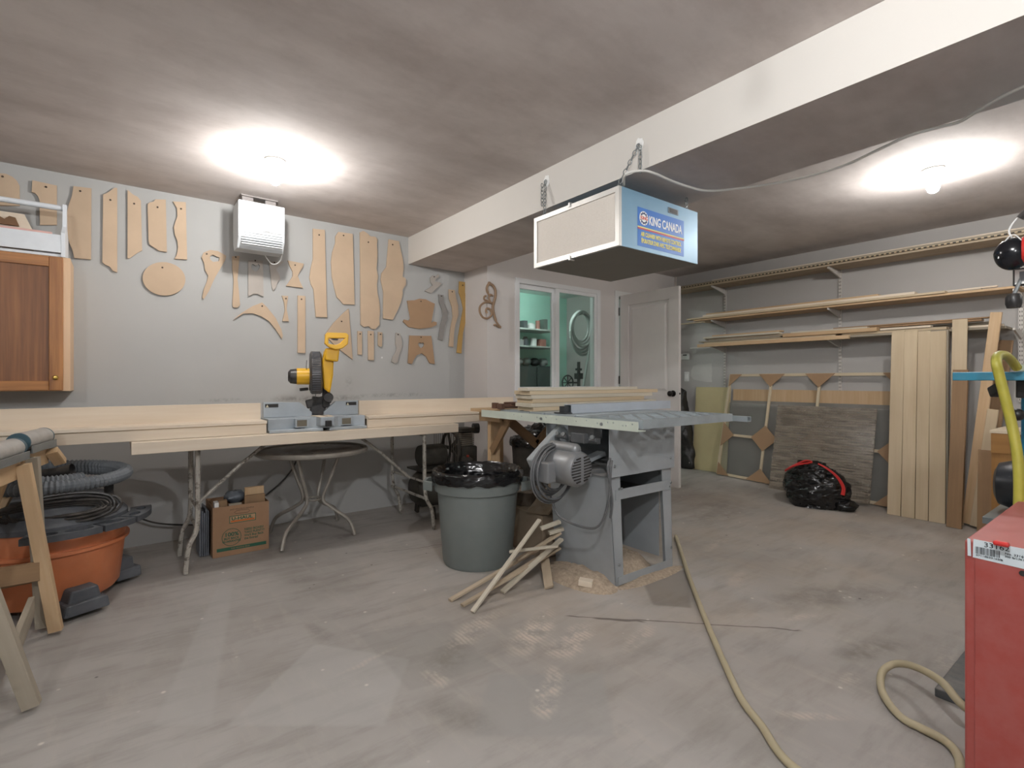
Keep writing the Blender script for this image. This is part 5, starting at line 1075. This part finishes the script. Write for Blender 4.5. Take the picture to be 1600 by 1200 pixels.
# ================================================================ SHEETS LEANING AT THE FOOT OF THE WALL
def lean(name, m, y0, y1, xb, xt, zt, th_, lab, cat, y0t=None, y1t=None, group=None, zb=None):
    """panel leaning on the right wall: foot at x=xb, head at x=xt, height zt"""
    zf = (fz(xb, (y0+y1)/2) if zb is None else zb)+.003
    A, B = V((xb, (y0+y1)/2, zf)), V((xt, ((y0t if y0t is not None else y0)+(y1t if y1t is not None else y1))/2, zt))
    n = V((-(B-A).z, 0, (B-A).x)); 
    o = board(name, m, A, B, abs(y1-y0), th_, n); return tag(o, lab, cat, group)
lean('mdf_sheet', mat('yellow_mdf', 'c3b58c', .7, var=.06, scale=4), 3.12, 3.56, 5.44, 5.525, 1.04, .012, 'yellowish board leaning on the wall beside the wooden lattice frame', 'board')
lean('plywood_sheet', PINE(0), 1.50, 3.09, 5.46, 5.53, 1.02, .012, 'orange plywood sheet leaning hindmost behind the lattice frame', 'sheet')
lean('fibre_sheet', mat('grey_fibre', '85817a', .55, var=.18, scale=5), 1.52, 3.10, 5.43, 5.50, .895, .010, 'grey mottled sheet leaning between plywood and lattice frame', 'sheet')
# lattice frame with gussets and clear film
fb = (PZ(1121, 740, .052), PZ(1390, 797, .0)); 
Fx0, Fz0, Fx1, Fz1, FYa, FYb = 5.345, .03, 5.475, 1.185, 3.15, 1.50
t = thing('lattice_frame', 'large wooden frame with tan corner gussets leaning on the wall', 'frame', (5.36, 2.3, .03))
ny = lambda v: fz(5.4, FYa+(FYb-FYa)*v)
def FP(u, v, off=0.0):  # u: 0 bottom..1 top, v: 0 left (door side)..1 right
    b = V((Fx0, FYa+.03+(FYb-FYa)*v, ny(v)+.012)); tp = V((Fx1, FYa-.06+(FYb-FYa+.06)*v, Fz1))
    n = V((-(Fz1-Fz0), 0, Fx1-Fx0)).normalized(); return b+(tp-b)*u+n*off
nn = V((-(Fz1-Fz0), 0, Fx1-Fx0)).normalized()
M_FR = wood('frame_pale', 'cdbb9c', 'ddceb2', 0, .6)
for a, b in (((0, 0), (1, 0)), ((0, 1), (1, 1)), ((0, .29), (1, .29)), ((0, .585), (1, .585))): board('stile', M_FR, FP(*a), FP(*b), .024, .02, nn, parent=t)
for a, b in (((.008, 0), (.008, 1)), ((.992, 0), (.992, 1)), ((.40, 0), (.40, .29)), ((.40, .29), (.40, .585)), ((.40, .585), (.40, 1))): board('rail', M_FR, FP(*a), FP(*b), .028, .019, nn, parent=t)
M_GU = mat('gusset_tan', 'a58667', .75, var=.05)
def gus(pts):
    P = [FP(u, v, .012) for u, v in pts]; Q = [p+nn*.005 for p in P]; n = len(P)
    MB().add(P+Q, [tuple(range(n)), tuple(range(n, 2*n))[::-1]]+[(i, (i+1) % n, n+(i+1) % n, n+i) for i in range(n)]).build('gusset', M_GU, t, smooth=False)
k = .12; kv = .085
for v in (0, .29, .585, 1):
    for u in (0, .40, 1):
        p = []
        if u == 0: p = [(0, max(0, v-kv)), (k, v), (0, min(1, v+kv))] if 0 < v < 1 else [(0, 0 if v == 0 else 1-kv), (k, v), (0, v)] if v == 1 else [(0, 0), (0, kv), (k, 0)]
        elif u == 1: p = [(1, v-kv), (1-k, v), (1, v+kv)] if 0 < v < 1 else ([(1, 0), (1, kv), (1-k, 0)] if v == 0 else [(1, 1-kv), (1, 1), (1-k, 1)])
        else: p = [(u, v-kv), (u+k, v), (u, v+kv), (u-k, v)] if 0 < v < 1 else ([(u-k, 0), (u, kv), (u+k, 0)] if v == 0 else [(u-k, 1), (u, 1-kv), (u+k, 1)])
        gus(p)
q = NT('clear_film'); q.set('Base Color', (.9, .9, .88, 1)); q.set('Roughness', .12); q.set('Transmission Weight', .9); q.set('IOR', 1.35); q.bump(q.noise(q.obj(), 5, 3), .25, .02)
P = [FP(.015, .01, -.012), FP(.015, .99, -.012), FP(.72, .99, -.012), FP(.72, .01, -.012)]; n = 4; Q = [p-nn*.001 for p in P]
MB().add(P+Q, [(0, 1, 2, 3), (7, 6, 5, 4)]+[(i, (i+1) % n, n+(i+1) % n, n+i) for i in range(n)]).build('film', q.m, t, smooth=False)
# bubble-wrapped panel in front
q = NT('bubble_wrap'); o_ = q.obj(); vo = q.n('ShaderNodeTexVoronoi', Vector=o_, Scale=42.0, Randomness=.1)
wv = q.noise(q.n('ShaderNodeMapping', Vector=o_, Scale=(9, 1.2, 1)), 4, 3)
q.set('Base Color', q.mix(q.ramp(wv, .35, .65), srgb('a89c8c'), srgb('857868'))); q.set('Roughness', .32); q.set('Coat Weight', .35); q.set('Coat Roughness', .2); q.set('Alpha', .55)
q.bump(q.ma('ADD', vo, q.ma('MULTIPLY', q.noise(o_, 9, 3), 2.0)), 1.0, .012)
A = PZ(1203, 762, .04); B = PX(1213, 640, 5.37)
zt = PX(1290, 636, 5.37).z
yl, yr = PX(1208, 700, 5.30).y, PX(1364, 700, 5.30).y
o = board('wrapped_panel', q.m, V((5.215, (yl+yr)/2-.0, .03)), V((5.41, (yl+yr)/2, zt)), yl-yr, .014, (-1, 0, .15)); tag(o, 'bubble-wrapped panel leaning against the lattice frame', 'panel')
# rubbish bag with red drawstring
gc_ = V((4.95, 2.0, 0))
t = thing('rubbish_bag', 'full black rubbish bag with red drawstring on the floor', 'bag', gc_)
def bagf(d):
    f = V((d.x*1.0, d.y*1.0, d.z*2.6))
    q = 1.05+.18*mnoise.noise(d*1.9+V((3, 1, 2)))-.13*abs(mnoise.noise(f*2.6+V((1, 5, 2))))-.08*abs(mnoise.noise(f*5.5))-.03*abs(mnoise.noise(f*11))
    if d.z < -.55: q *= (.55/-d.z)*1.03 if d.z < -.6 else 1.0
    return q
MB().sphere(gc_+V((0, 0, .142)), .235, 110, 64, (1.0, 1.12, .98), bagf).build('sack', M_BAG, t, ang=1.3)
MB().sphere(gc_+V((-.08, -.01, .31)), .115, 72, 40, (1.0, 1.25, .8), lambda d: 1.1+.30*mnoise.noise(d*2.4+V((7, 0, 0)))-.25*abs(mnoise.noise(d*4))-.10*abs(mnoise.noise(d*9))).build('knotted_neck', M_BAG, t, ang=1.3)
MB().sphere(gc_+V((-.03, -.25, .05)), .085, 24, 14, (1, 1.1, .55), lambda d: 1+.3*mnoise.noise(d*3)).build('sack_corner', M_BAG, t, ang=1.3)
M_RED = mat('red_plastic', 'c22f2c', .35, var=.06)
MB().tube(spline([gc_+V((-.15, .17, .31)), gc_+V((-.17, .08, .365)), gc_+V((-.14, -.03, .40)), gc_+V((-.13, .03, .405)), gc_+V((-.18, .13, .34)), gc_+V((-.17, .18, .30))], 6), .008, 6).build('drawstring', M_RED, t)
dp = spline([gc_+V((-.13, -.08, .395)), gc_+V((-.14, -.16, .36)), gc_+V((-.14, -.235, .30)), gc_+V((-.13, -.275, .22)), gc_+V((-.13, -.27, .155))], 6)
mb = MB(); 
for s in range(len(dp)-1): w_ = .010+.022*s/len(dp); mb.bar(dp[s], dp[s+1], w_, .006, (-1, 0, .2))
mb.build('drawstring', M_RED, t, smooth=False)
# long black cover hanging in the corner
def cov(u, v):
    a = 2*math.pi*u; z = fz(5.4, 3.68)+.004+v*.97
    rx, ry = .06+.035*math.sin(v*3.0)**2, .085+.025*math.sin(v*5+1)
    k = 1+.30*mnoise.noise(V((math.cos(a)*1.4, math.sin(a)*1.4, v*6)))+.12*mnoise.noise(V((math.cos(a)*4, math.sin(a)*4, v*14)))
    if v > .96: k *= max(.02, (1-v)/.04)
    if v < .01: k *= .6
    return (5.425+rx*k*math.cos(a), 3.665+.10*v-.05+ry*k*math.sin(a), z)
q = NT('black_fabric'); q.set('Base Color', srgb('2a2927')); q.set('Roughness', .42); q.bump(q.noise(q.obj(), 22, 4), .5, .02)
o = MB().grid(cov, 36, 60).build('machine_cover', q.m, None, ang=1.3); tag(o, 'long crumpled black bag standing in the corner behind the door', 'bag')
# ================================================================ BOARDS LEANING ON THE SHELVES
def upr(name, m, bl, br, tl, tr, xb, xt, th_, lab, group, tilt=None):
    """board standing on the floor and leaning: bottom left/right and top left/right given as photo pixels, on the depths xb and xt"""
    a, b = PX(bl[0], bl[1], xb), PX(br[0], br[1], xb); c, d = PX(tl[0], tl[1], xt), PX(tr[0], tr[1], xt)
    w_ = abs(a.y-b.y)*.985; A = (a+b)/2; A.z = fz(A.x, A.y)+.002; B = (c+d)/2; B.x = xt
    n = (B-A).cross(V((0, 1, 0))); 
    if n.x > 0: n = -n
    o = board(name, m, A, B, w_, th_, n); return tag(o, lab, 'board', group)
G4 = 'pale boards leaning on the lower shelf'
xs = (1386, 1408, 1430, 1451, 1478); xt_ = (1394, 1414, 1434, 1455, 1477.5)
for i in range(4):
    upr('planed_plank', MAPLED(0), (xs[i]+.4, 800+4.6*i), (xs[i+1]-.6, 804+4.6*i), (xt_[i]+.3, 518), (xt_[i+1]-.4, 517), 5.10-.004*(i % 2), SHX-.055, .018, ('leftmost of the four pale planks leaning on the lower shelf', 'second from left of the four pale planks leaning on the shelf', 'third from left of the four pale planks leaning on the shelf', 'rightmost of the four pale planks leaning on the lower shelf')[i], G4)
upr('planed_plank', GREYW(0), (1478, 812), (1482, 814), (1479, 516), (1483, 516), 5.17, SHX-.03, .04, 'plank seen edge-on just right of the four pale planks', None)
upr('tall_plank', MAPLED(0), (1482, 818), (1506, 823), (1486.5, 499), (1514, 499), 5.16, 5.20, .018, 'tallest pale plank leaning behind the brown plank', None)
upr('brown_plank', BROWN(0), (1479, 818), (1503, 824), (1489, 578), (1514, 578), 5.02, 5.13, .034, 'rough brown plank standing before the tallest pale plank', None)
def stick(a, az, b, X1, w_, th_, m, lab):
    A = PZ(a[0], a[1], 0); A.z = .02; B = PX(b[0], b[1], X1); o = board('leaning_stick', m, A, B, w_, th_, (-1, 0, 0)); return tag(o, lab, 'stick', 'sticks leaning right of the planks')
stick((1512, 822), 0, (1557, 488), 5.20, .065, .03, PINE(0), 'longest tan stick leaning to the right of the brown plank')
stick((1524, 826), 0, (1552, 640), 5.06, .06, .03, MAPLED(0), 'shorter pale stick leaning before the longest stick')
o = board('leaning_stick', BROWN(0), V((5.30, .95, .003)), PX(1572, 532, 5.45), .085, .034, (-1, 0, 0)); tag(o, 'brown stick leaning behind the longest tan stick', 'stick', 'sticks leaning right of the planks')
A = PZ(1539, 829); A.x -= .07; A.y -= .02; o = board('short_plank', BROWN(0), V((A.x, A.y, .003)), V((A.x+.04, A.y, PX(1538, 703, A.x+.04).z)), .10, .034, (-1, 0, .15)); tag(o, 'short brown plank with a dark knot standing beside the plywood crate', 'board')
# plywood crate
t = thing('plywood_crate', 'brown plywood crate with pale lid at the right edge', 'crate', (5.1, .5, 0))
CXf = 4.62; cl = PX(1549, 672, CXf); CZ = cl.z
for nm, a in (('front_panel', (CXf, -.1, .002, CXf+.018, cl.y, CZ-.02)), ('side_panel', (CXf+.018, cl.y-.018, .002, 5.05, cl.y, CZ-.02)), ('side_panel', (CXf+.018, -.1, .002, 5.05, -.082, CZ-.02)), ('back_panel', (5.05, -.1, .002, 5.068, cl.y, CZ-.02))):
    MB().box(*a).build(nm, CRATE(2), t, smooth=False)
MB().box(CXf-.008, -.11, CZ-.019, 5.075, cl.y+.008, CZ).build('lid', wood('lid_ply', 'd8c6aa', 'e8dbc4', 0), t, smooth=False)
MB().box(CXf-.012, -.1, CZ-.15, CXf-.001, cl.y, CZ-.022).build('rail', CRATE(1), t, smooth=False)
o = board('small_block', BROWN(0), V((5.22, .90, .003)), V((5.22, .90, PX(1556, 657, 5.22).z)), .075, .05, (1, 0, 0)); tag(o, 'reddish-brown block end rising behind the plywood crate', 'offcut')
# ================================================================ MACHINES AT THE RIGHT EDGE
# drill press: base plate, column, blue table, head with knob
t = thing('drill_press', 'teal floor drill press at the right edge behind the red cabinet', 'drill press', (2.72, .30, 0))
M_TE = mat('teal_paint', '2f7f9a', .4, .1, var=.06, dust=.2); 
pb = PZ(1460, 1075, .03)
MB().box(pb.x, .02, .0, 2.98, pb.y, .032).build('base', mat('base_dark_grey', '53585b', .5, .2, dust=.3), t, smooth=False, bevel=.004)
cxx, cyy = 2.72, .335
MB().cyl((cxx, cyy, .032), (cxx, cyy, 1.10), .036, 24).build('column', mat('teal_column', '1a7ba0', .35, .2, var=.04), t)
MB().cyl((2.80, .16, .032), (2.80, .16, 1.62), .036, 24).build('post', STEEL(), t)
MB().cyl((cxx, cyy, .032), (cxx, cyy, .12), .06, 24).build('column_socket', M_TE, t)
tb = PX(1497, 590, 2.50)
MB().box(2.42, .12, 1.116, 2.66, tb.y, 1.146).build('table', M_TE, t, smooth=False, bevel=.003)
MB().cyl((cxx, cyy, 1.05), (cxx, cyy, 1.15), .05, 20).bar((cxx-.02, cyy, 1.085), (2.55, .33, 1.085), .06, .06).build('table_bracket', mat('bracket_black', '27292b', .5, dust=.3), t, smooth=False, bevel=.004)
MB().bar((2.58, .40, 1.09), (2.61, .43, 1.07), .04, .04).build('clamp_block', M_BLK, t, smooth=False, bevel=.006)
kk = PX(1590, 648, 2.60); MB().sphere((2.60, kk.y, kk.z-.0), .022, 14, 10).build('crank_knob', M_BLK, t)
MB().box(2.45, -.05, 1.62, 2.98, .29, 1.92).build('head', M_TE, t, smooth=False, bevel=.03)
hk = PX(1584, 470, 2.42); MB().lathe([(0, -.025), (.018, -.024), (.022, -.01), (.022, .012), (.015, .024), (0, .025)], hk, (0, 0, 1), 16).build('feed_knob', M_BLK, t)
MB().tube([hk+V((0, 0, .02)), V((2.47, .27, 1.66))], .006, 8).build('feed_lever', STEEL(), t)
sp = PX(1582, 420, 2.43)
sb = MB().box(2.43, .24, sp.z-.06, 2.449, sp.y, sp.z).build('switch_panel', M_BLK, t, smooth=False, bevel=.004)
MB().box(2.4275, .245, sp.z-.055, 2.4295, sp.y-.006, sp.z-.006).build('panel_label', M_LW, sb, smooth=False)
MB().box(2.424, .25, sp.z-.046, 2.427, sp.y-.018, sp.z-.014).build('switch', mat('switch_grey', '6f7275', .5), sb, smooth=False)
o = MB().box(2.47, .22, 1.1475, 2.56, PX(1586, 588, 2.47).y, 1.172).build('small_case', mat('case_sage', 'a9ad97', .6), None, smooth=False, bevel=.003); tag(o, 'small sage green case lying on the teal drill press table', 'case')
# ear defenders hanging from the head
e = PX(1582, 394, 2.36)
t = thing('ear_defenders', 'black and red ear defenders hanging at the right edge', 'ear defenders', e)
MB().sphere(e, .05, 24, 16, (.8, .95, 1.2), lambda d: 1.0-.22*max(0, d.z)).build('ear_cup', mat('cup_black', '15161b', .18, var=.1), t)
MB().lathe([(.044, 0), (.048, .006), (.048, .032), (.042, .036), (0, .036)], e+V((.005, -.022, 0)), (.1, -1, 0), 24).build('cup_ring', M_RED, t)
MB().sphere(e+V((.01, -.10, .01)), .04, 20, 14, (.8, .8, 1.1)).build('ear_cup', mat('cup_black', '15161b', .18, var=.1), t)
MB().tube(spline([e+V((0, -.0, .045)), e+V((0, .008, .075)), e+V((0, -.012, .11)), e+V((0, -.05, .13)), e+V((.01, -.10, .06))], 6), .0028, 6).build('wire_yoke', M_LW, t)
MB().tube(spline([e+V((0, -.018, .108)), e+V((0, -.045, .135)), e+V((.005, -.085, .14)), e+V((.01, -.12, .10))], 6), .011, 8).build('headband', M_BLK, t)
MB().tube(spline([e+V((-.03, .03, -.02)), e+V((-.02, .018, .03)), e+V((-.015, -.004, .055)), e+V((-.02, -.03, .02)), e+V((-.025, -.036, -.01))], 5), .0018, 5).build('cord', M_LW, t)
# ochre hose draped over the drill press table
q = mat('hose_yellow', 'a8a13a', .45, var=.12, scale=14, dust=.15, dcol='cfd6b0')
pts = spline([PX(1589, 575, 2.40), PX(1580, 563, 2.36), PX(1570, 555, 2.30), PX(1559, 556, 2.24), PX(1557, 568, 2.20), PX(1561, 585, 2.20), PX(1570, 620, 2.20), PX(1580, 660, 2.20), PX(1588, 700, 2.19), PX(1592, 740, 2.18), PX(1592, 790, 2.17), PX(1588, 850, 2.16), PX(1580, 950, 2.16), V((2.17, .38, .20)), V((2.20, .36, .05)), V((2.30, .34, .047)), V((2.42, .2, .047))], 6)
# it lands behind the red cabinet and loops out over the floor
o = MB().tube(pts, .0135, 10).build('air_hose', q, None); tag(o, 'yellow hose draped over the drill press table', 'hose')
pts = spline([V((2.05, .32, .016)), V((2.12, .36, .05)), PZ(1500, 1098, .10), PZ(1470, 1064, .12), PZ(1430, 1042, .10), PZ(1400, 1037, .07), PZ(1380, 1048, .04), PZ(1376, 1070, .02), PZ(1386, 1095, .015), PZ(1410, 1122, .015), PZ(1440, 1138, .015), PZ(1480, 1160, .015), PZ(1500, 1190, .015), PZ(1495, 1240, .015)], 6)
o = MB().tube(pts, .0125, 10).build('air_hose', M_HO, None); tag(o, 'loop of beige hose on the floor beside the red cabinet', 'hose')
# grey machine bed with black drum behind the drill press
t = thing('bench_sander', 'grey machine stand carrying a black motor drum behind the yellow hose', 'sander', (3.85, .35, 0))
gy = .62; gz = PX(1547, 806, 3.55).z
MB().box(3.5, .0, gz-.035, 4.35, gy, gz).build('bed', mat('bed_grey', '8d979a', .4, .3, var=.05), t, smooth=False, bevel=.003)
for x in (3.58, 4.27):
    for y in (.08, gy-.08): MB().bar((x, y, .002), (x, y, gz-.036), .05, .05, (1, 0, 0)).build('leg', M_GS, t, smooth=False)
dr = PX(1556, 733, 3.75); R_ = .125
MB().lathe([(0, .20), (R_*.6, .20), (R_*.88, .185), (R_, .14), (R_, -.3), (0, -.3)], V((3.75, dr.y-.20, gz+R_+.02)), (0, 1, 0), 36).build('motor_drum', mat('drum_black', '2b2e33', .35, var=.08), t)
MB().box(3.68, .1, gz, 3.82, .42, gz+.03).build('drum_cradle', M_GS, t, smooth=False)
# red cabinet
rz = .75; rc = PZ(1507, 843, rz)
RXC, RYC = rc.x, rc.y
t = thing('red_cabinet', 'red steel cabinet with a barcode sticker in right foreground', 'cabinet', (RXC+.4, RYC-.25, 0))
M_RC = mat('red_steel', '9b453f', .42, .05, var=.05, dust=.5, dcol='b98a86')
MB().box(RXC, RYC-.55, .004, RXC+.78, RYC, rz).build('body', M_RC, t, smooth=False, bevel=.004)
MB().box(RXC-.004, RYC-.55, .01, RXC-.0005, RYC-.018, rz-.012).build('front_panel', M_RC, t, smooth=False, bevel=.002)
M_ST = mat('sticker_white', 'cfd9de', .5, var=.02)
def U(x, y): return PX(x, y, RXC-.0045)
st = [U(1521, 842), U(1600, 857.5), U(1640, 865), U(1640, 895), U(1600, 889), U(1520, 870.5)]
sk = MB().prism([[(p.y, p.z) for p in st]], lambda u, v, w: (RXC-.0046-w, u, v), 0, .0006).build('sticker', M_ST, t, smooth=False)
MB().prism([[(p.y, p.z) for p in (U(1511.5, 841), U(1516.5, 842), U(1517.5, 869), U(1512, 868))]], lambda u, v, w: (RXC-.0046-w, u, v), 0, .0006).build('sticker', M_ST, t, smooth=False)
YD = V((0, -1, 0)); FU = lambda x, y: frame3(U(x, y)+V((-.0012, 0, 0)), (0, -1, 0), (0, 0, 1))
M_INK = mat('ink', '1d2328', .6)
hh = (U(1540, 848).z-U(1540, 857).z)
text('lettering', '33162', M_INK, FU(1537, 854), hh*1.15, sk, 1.15)
x = 1524.0; rnd = random.Random(3); mb = MB(); bars = []
while x < 1563:
    w_ = rnd.choice((.5, .8, 1.3)); top = 853.5+(x-1524)*.195; a, b, c, d = U(x, top), U(x+w_, top+.1), U(x+w_, top+11), U(x, top+10.9)
    mb.prism([[(p.y, p.z) for p in (a, b, c, d)]], lambda u, v, w: (RXC-.0053-w, u, v), 0, .0004); x += w_+rnd.choice((.5, .8, 1.2))
mb.build('barcode', M_INK, sk, smooth=False)
text('lettering', '071100', M_INK, FU(1525, 868), hh*.42, sk, 1.3); text('lettering', '331620', M_INK, FU(1545, 872), hh*.42, sk, 1.3); text('lettering', '6', M_INK, FU(1564, 876), hh*.42, sk, 1.3)
text('lettering', 'No. 33162', M_INK, FU(1570, 866), hh*.5, sk, 1.2); text('lettering', '300 lb/136 kg', M_INK, FU(1570, 870.5), hh*.45, sk, 1.1)
a = U(1553, 846); MB().bar(a+V((-.008, .0, -.0)), U(1579, 851)+V((-.008, 0, 0)), .016, .010).build('pull', M_RED, t, smooth=False, bevel=.004)
p = U(1598, 896); MB().lathe([(0, .0012), (.006, .0012), (.006, 0), (0, 0)], p, (-1, 0, 0), 12).build('key_hole', M_BLK, t)
# ================================================================ INSIDE THE MINT ROOM
def mshelf(z, lab):
    o = MB().box(4.12, 5.45, z, 5.0, 5.83, z+.02).build('storage_shelf', mat('mint_shelf', 'a9b5ae', .6), None, smooth=False); tag(o, lab, 'shelf', 'shelves in the mint room')
mshelf(1.82, 'upper shelf seen through the left window pane'); mshelf(1.58, 'lower shelf seen through the left window pane')
rnd = random.Random(11)
names = [('storage_jar', 'jar'), ('paint_can', 'can'), ('small_carton', 'carton')]
cols = ['b9a79a', '8a8f8c', '41494a', 'c9cfcc', '9b6d62', '5a6660', 'd7dcd9']
i = 0
for z in (1.8405, 1.6005):
    x = 4.16
    while x < 4.88:
        w_ = rnd.uniform(.06, .13); h_ = rnd.uniform(.08, .20); c = cols[i % 7]; k = i % 3; m = mat('store_'+c, c, .5)
        if k == 0: mb = MB().lathe([(0, 0), (w_/2, 0), (w_/2, h_*.75), (w_*.32, h_*.86), (w_*.32, h_), (0, h_)], (x+w_/2, 5.60, z), n=16)
        elif k == 1: mb = MB().lathe([(0, 0), (w_/2, 0), (w_/2, .006), (w_*.48, .01), (w_*.48, h_*.7), (w_/2, h_*.72), (w_/2, h_*.75), (0, h_*.75)], (x+w_/2, 5.60, z), n=18)
        else: mb = MB().box(x, 5.55, z, x+w_, 5.66, z+h_*.8)
        o = mb.build(names[k][0], m, None, smooth=(k < 2)); pos = ('upper' if z > 1.7 else 'lower')
        ORD = ['first', 'second', 'third', 'fourth', 'fifth', 'sixth', 'seventh', 'eighth', 'ninth', 'tenth', 'eleventh', 'twelfth']
        j = sum(1 for q in bpy.data.objects if q.get('group') == 'goods on the %s mint-room shelf' % pos)
        tag(o, '%s %s from the left on the %s shelf behind the window' % (names[k][1], ORD[min(j, 11)], pos), names[k][1], 'goods on the %s mint-room shelf' % pos)
        x += w_+rnd.uniform(.02, .06); i += 1
# dark sacks below the shelf
for k, (x, z, r) in enumerate(((3.12, 1.0, .24), (3.5, .92, .22))):
    o = MB().sphere((x, 5.45, z-.62+r), r*1.0, 28, 18, (1, .9, 1.15), lambda d: 1+.25*mnoise.noise(d*2+V((k*5, 0, 0)))).build('dark_sack', mat('sack_dark', '2f3634', .5), None)
    bpy.data.objects.remove(o)
t = thing('storage_cabinet', 'dark storage cabinet below the shelves behind the window', 'cabinet', (4.55, 5.6, 0))
MB().box(4.14, 5.42, .003, 4.98, 5.82, 1.32).build('body', mat('cab_dark', '3a4543', .6), t, smooth=False)
for x in (4.15, 4.57): MB().box(x, 5.40, .03, x+.40, 5.419, 1.30).build('door', mat('cab_door', '46524f', .55), t, smooth=False)
for k in range(5):
    o = MB().sphere((4.24+.155*k, 5.62, 1.321+.06), .07, 16, 10, (1.1, 1, .85), lambda d: 1+.2*mnoise.noise(d*3+V((k, 0, 0)))).build('cloth_bundle', mat('bundle%d' % (k % 3), ('2d3634', '8c9492', '566360')[k % 3], .7), None); tag(o, '%s cloth bundle from the left on the dark storage cabinet' % ORD[k], 'bundle', 'bundles on the storage cabinet')
# coiled grey hose, poles and a spoked wheel seen through the right pane
hc = PY(906, 510, 4.85); t = thing('hose_coil', 'coiled grey hose hanging behind the right window pane', 'hose', hc)
M_CG = mat('coil_grey', '98a39e', .6)
for k in range(6):
    r_ = .19+.016*k; MB().tube([V((hc.x+(r_)*.8*math.cos(a), 4.84-.02*(k % 3), hc.z+r_*1.05*math.sin(a)-.02*k)) for a in (2*math.pi*i/36 for i in range(36))], .016, 8, closed=True).build('loop', M_CG, t)
MB().cyl((hc.x, 4.92, hc.z+.15), (hc.x, 4.78, hc.z+.17), .012, 8).build('peg', M_CG, t)
for k, (x0, x1) in enumerate(((890, 925), (905, 940), (918, 946))):
    A, B = PY(x0, 625, 4.6), PY(x1, 520, 4.7); A = V((A.x, 4.6, .003)); o = MB().tube([A, B], .016, 8).build('leaning_pole', M_CG, None); tag(o, '%s grey pole leaning behind the right window pane' % ('left-hand', 'middle', 'right-hand')[k], 'pole', 'poles in the mint room')
wc = PY(887, 598, 5.1); t = thing('hand_drill_press', 'old hand-cranked drill with spoked wheel behind the right pane', 'drill', (wc.x, 5.1, 0))
M_OD = mat('old_iron', '39433f', .5, .4)
MB().tube([V((wc.x+.10*math.cos(a), 5.1, wc.z+.10*math.sin(a))) for a in (2*math.pi*i/28 for i in range(28))], .010, 8, closed=True).build('wheel_rim', M_OD, t)
for k in range(4): a = math.pi*k/4; MB().tube([(wc.x-.1*math.cos(a), 5.1, wc.z-.1*math.sin(a)), (wc.x+.1*math.cos(a), 5.1, wc.z+.1*math.sin(a))], .006, 6).build('spoke', M_OD, t)
pc = PY(904, 590, 5.14); MB().cyl((pc.x, 5.14, .02), (pc.x, 5.14, pc.z+.22), .022, 12).box(pc.x-.045, 5.10, pc.z-.02, pc.x+.045, 5.18, pc.z+.06).box(pc.x-.035, 5.11, pc.z+.10, pc.x+.035, 5.17, pc.z+.13).lathe([(0, 0), (.18, 0), (.18, .02), (0, .02)], (pc.x, 5.14, .001), n=20).build('stand', M_OD, t, smooth=False)
MB().tube([(wc.x, 5.1, wc.z), (pc.x, 5.14, wc.z)], .012, 8).build('axle', M_OD, t)
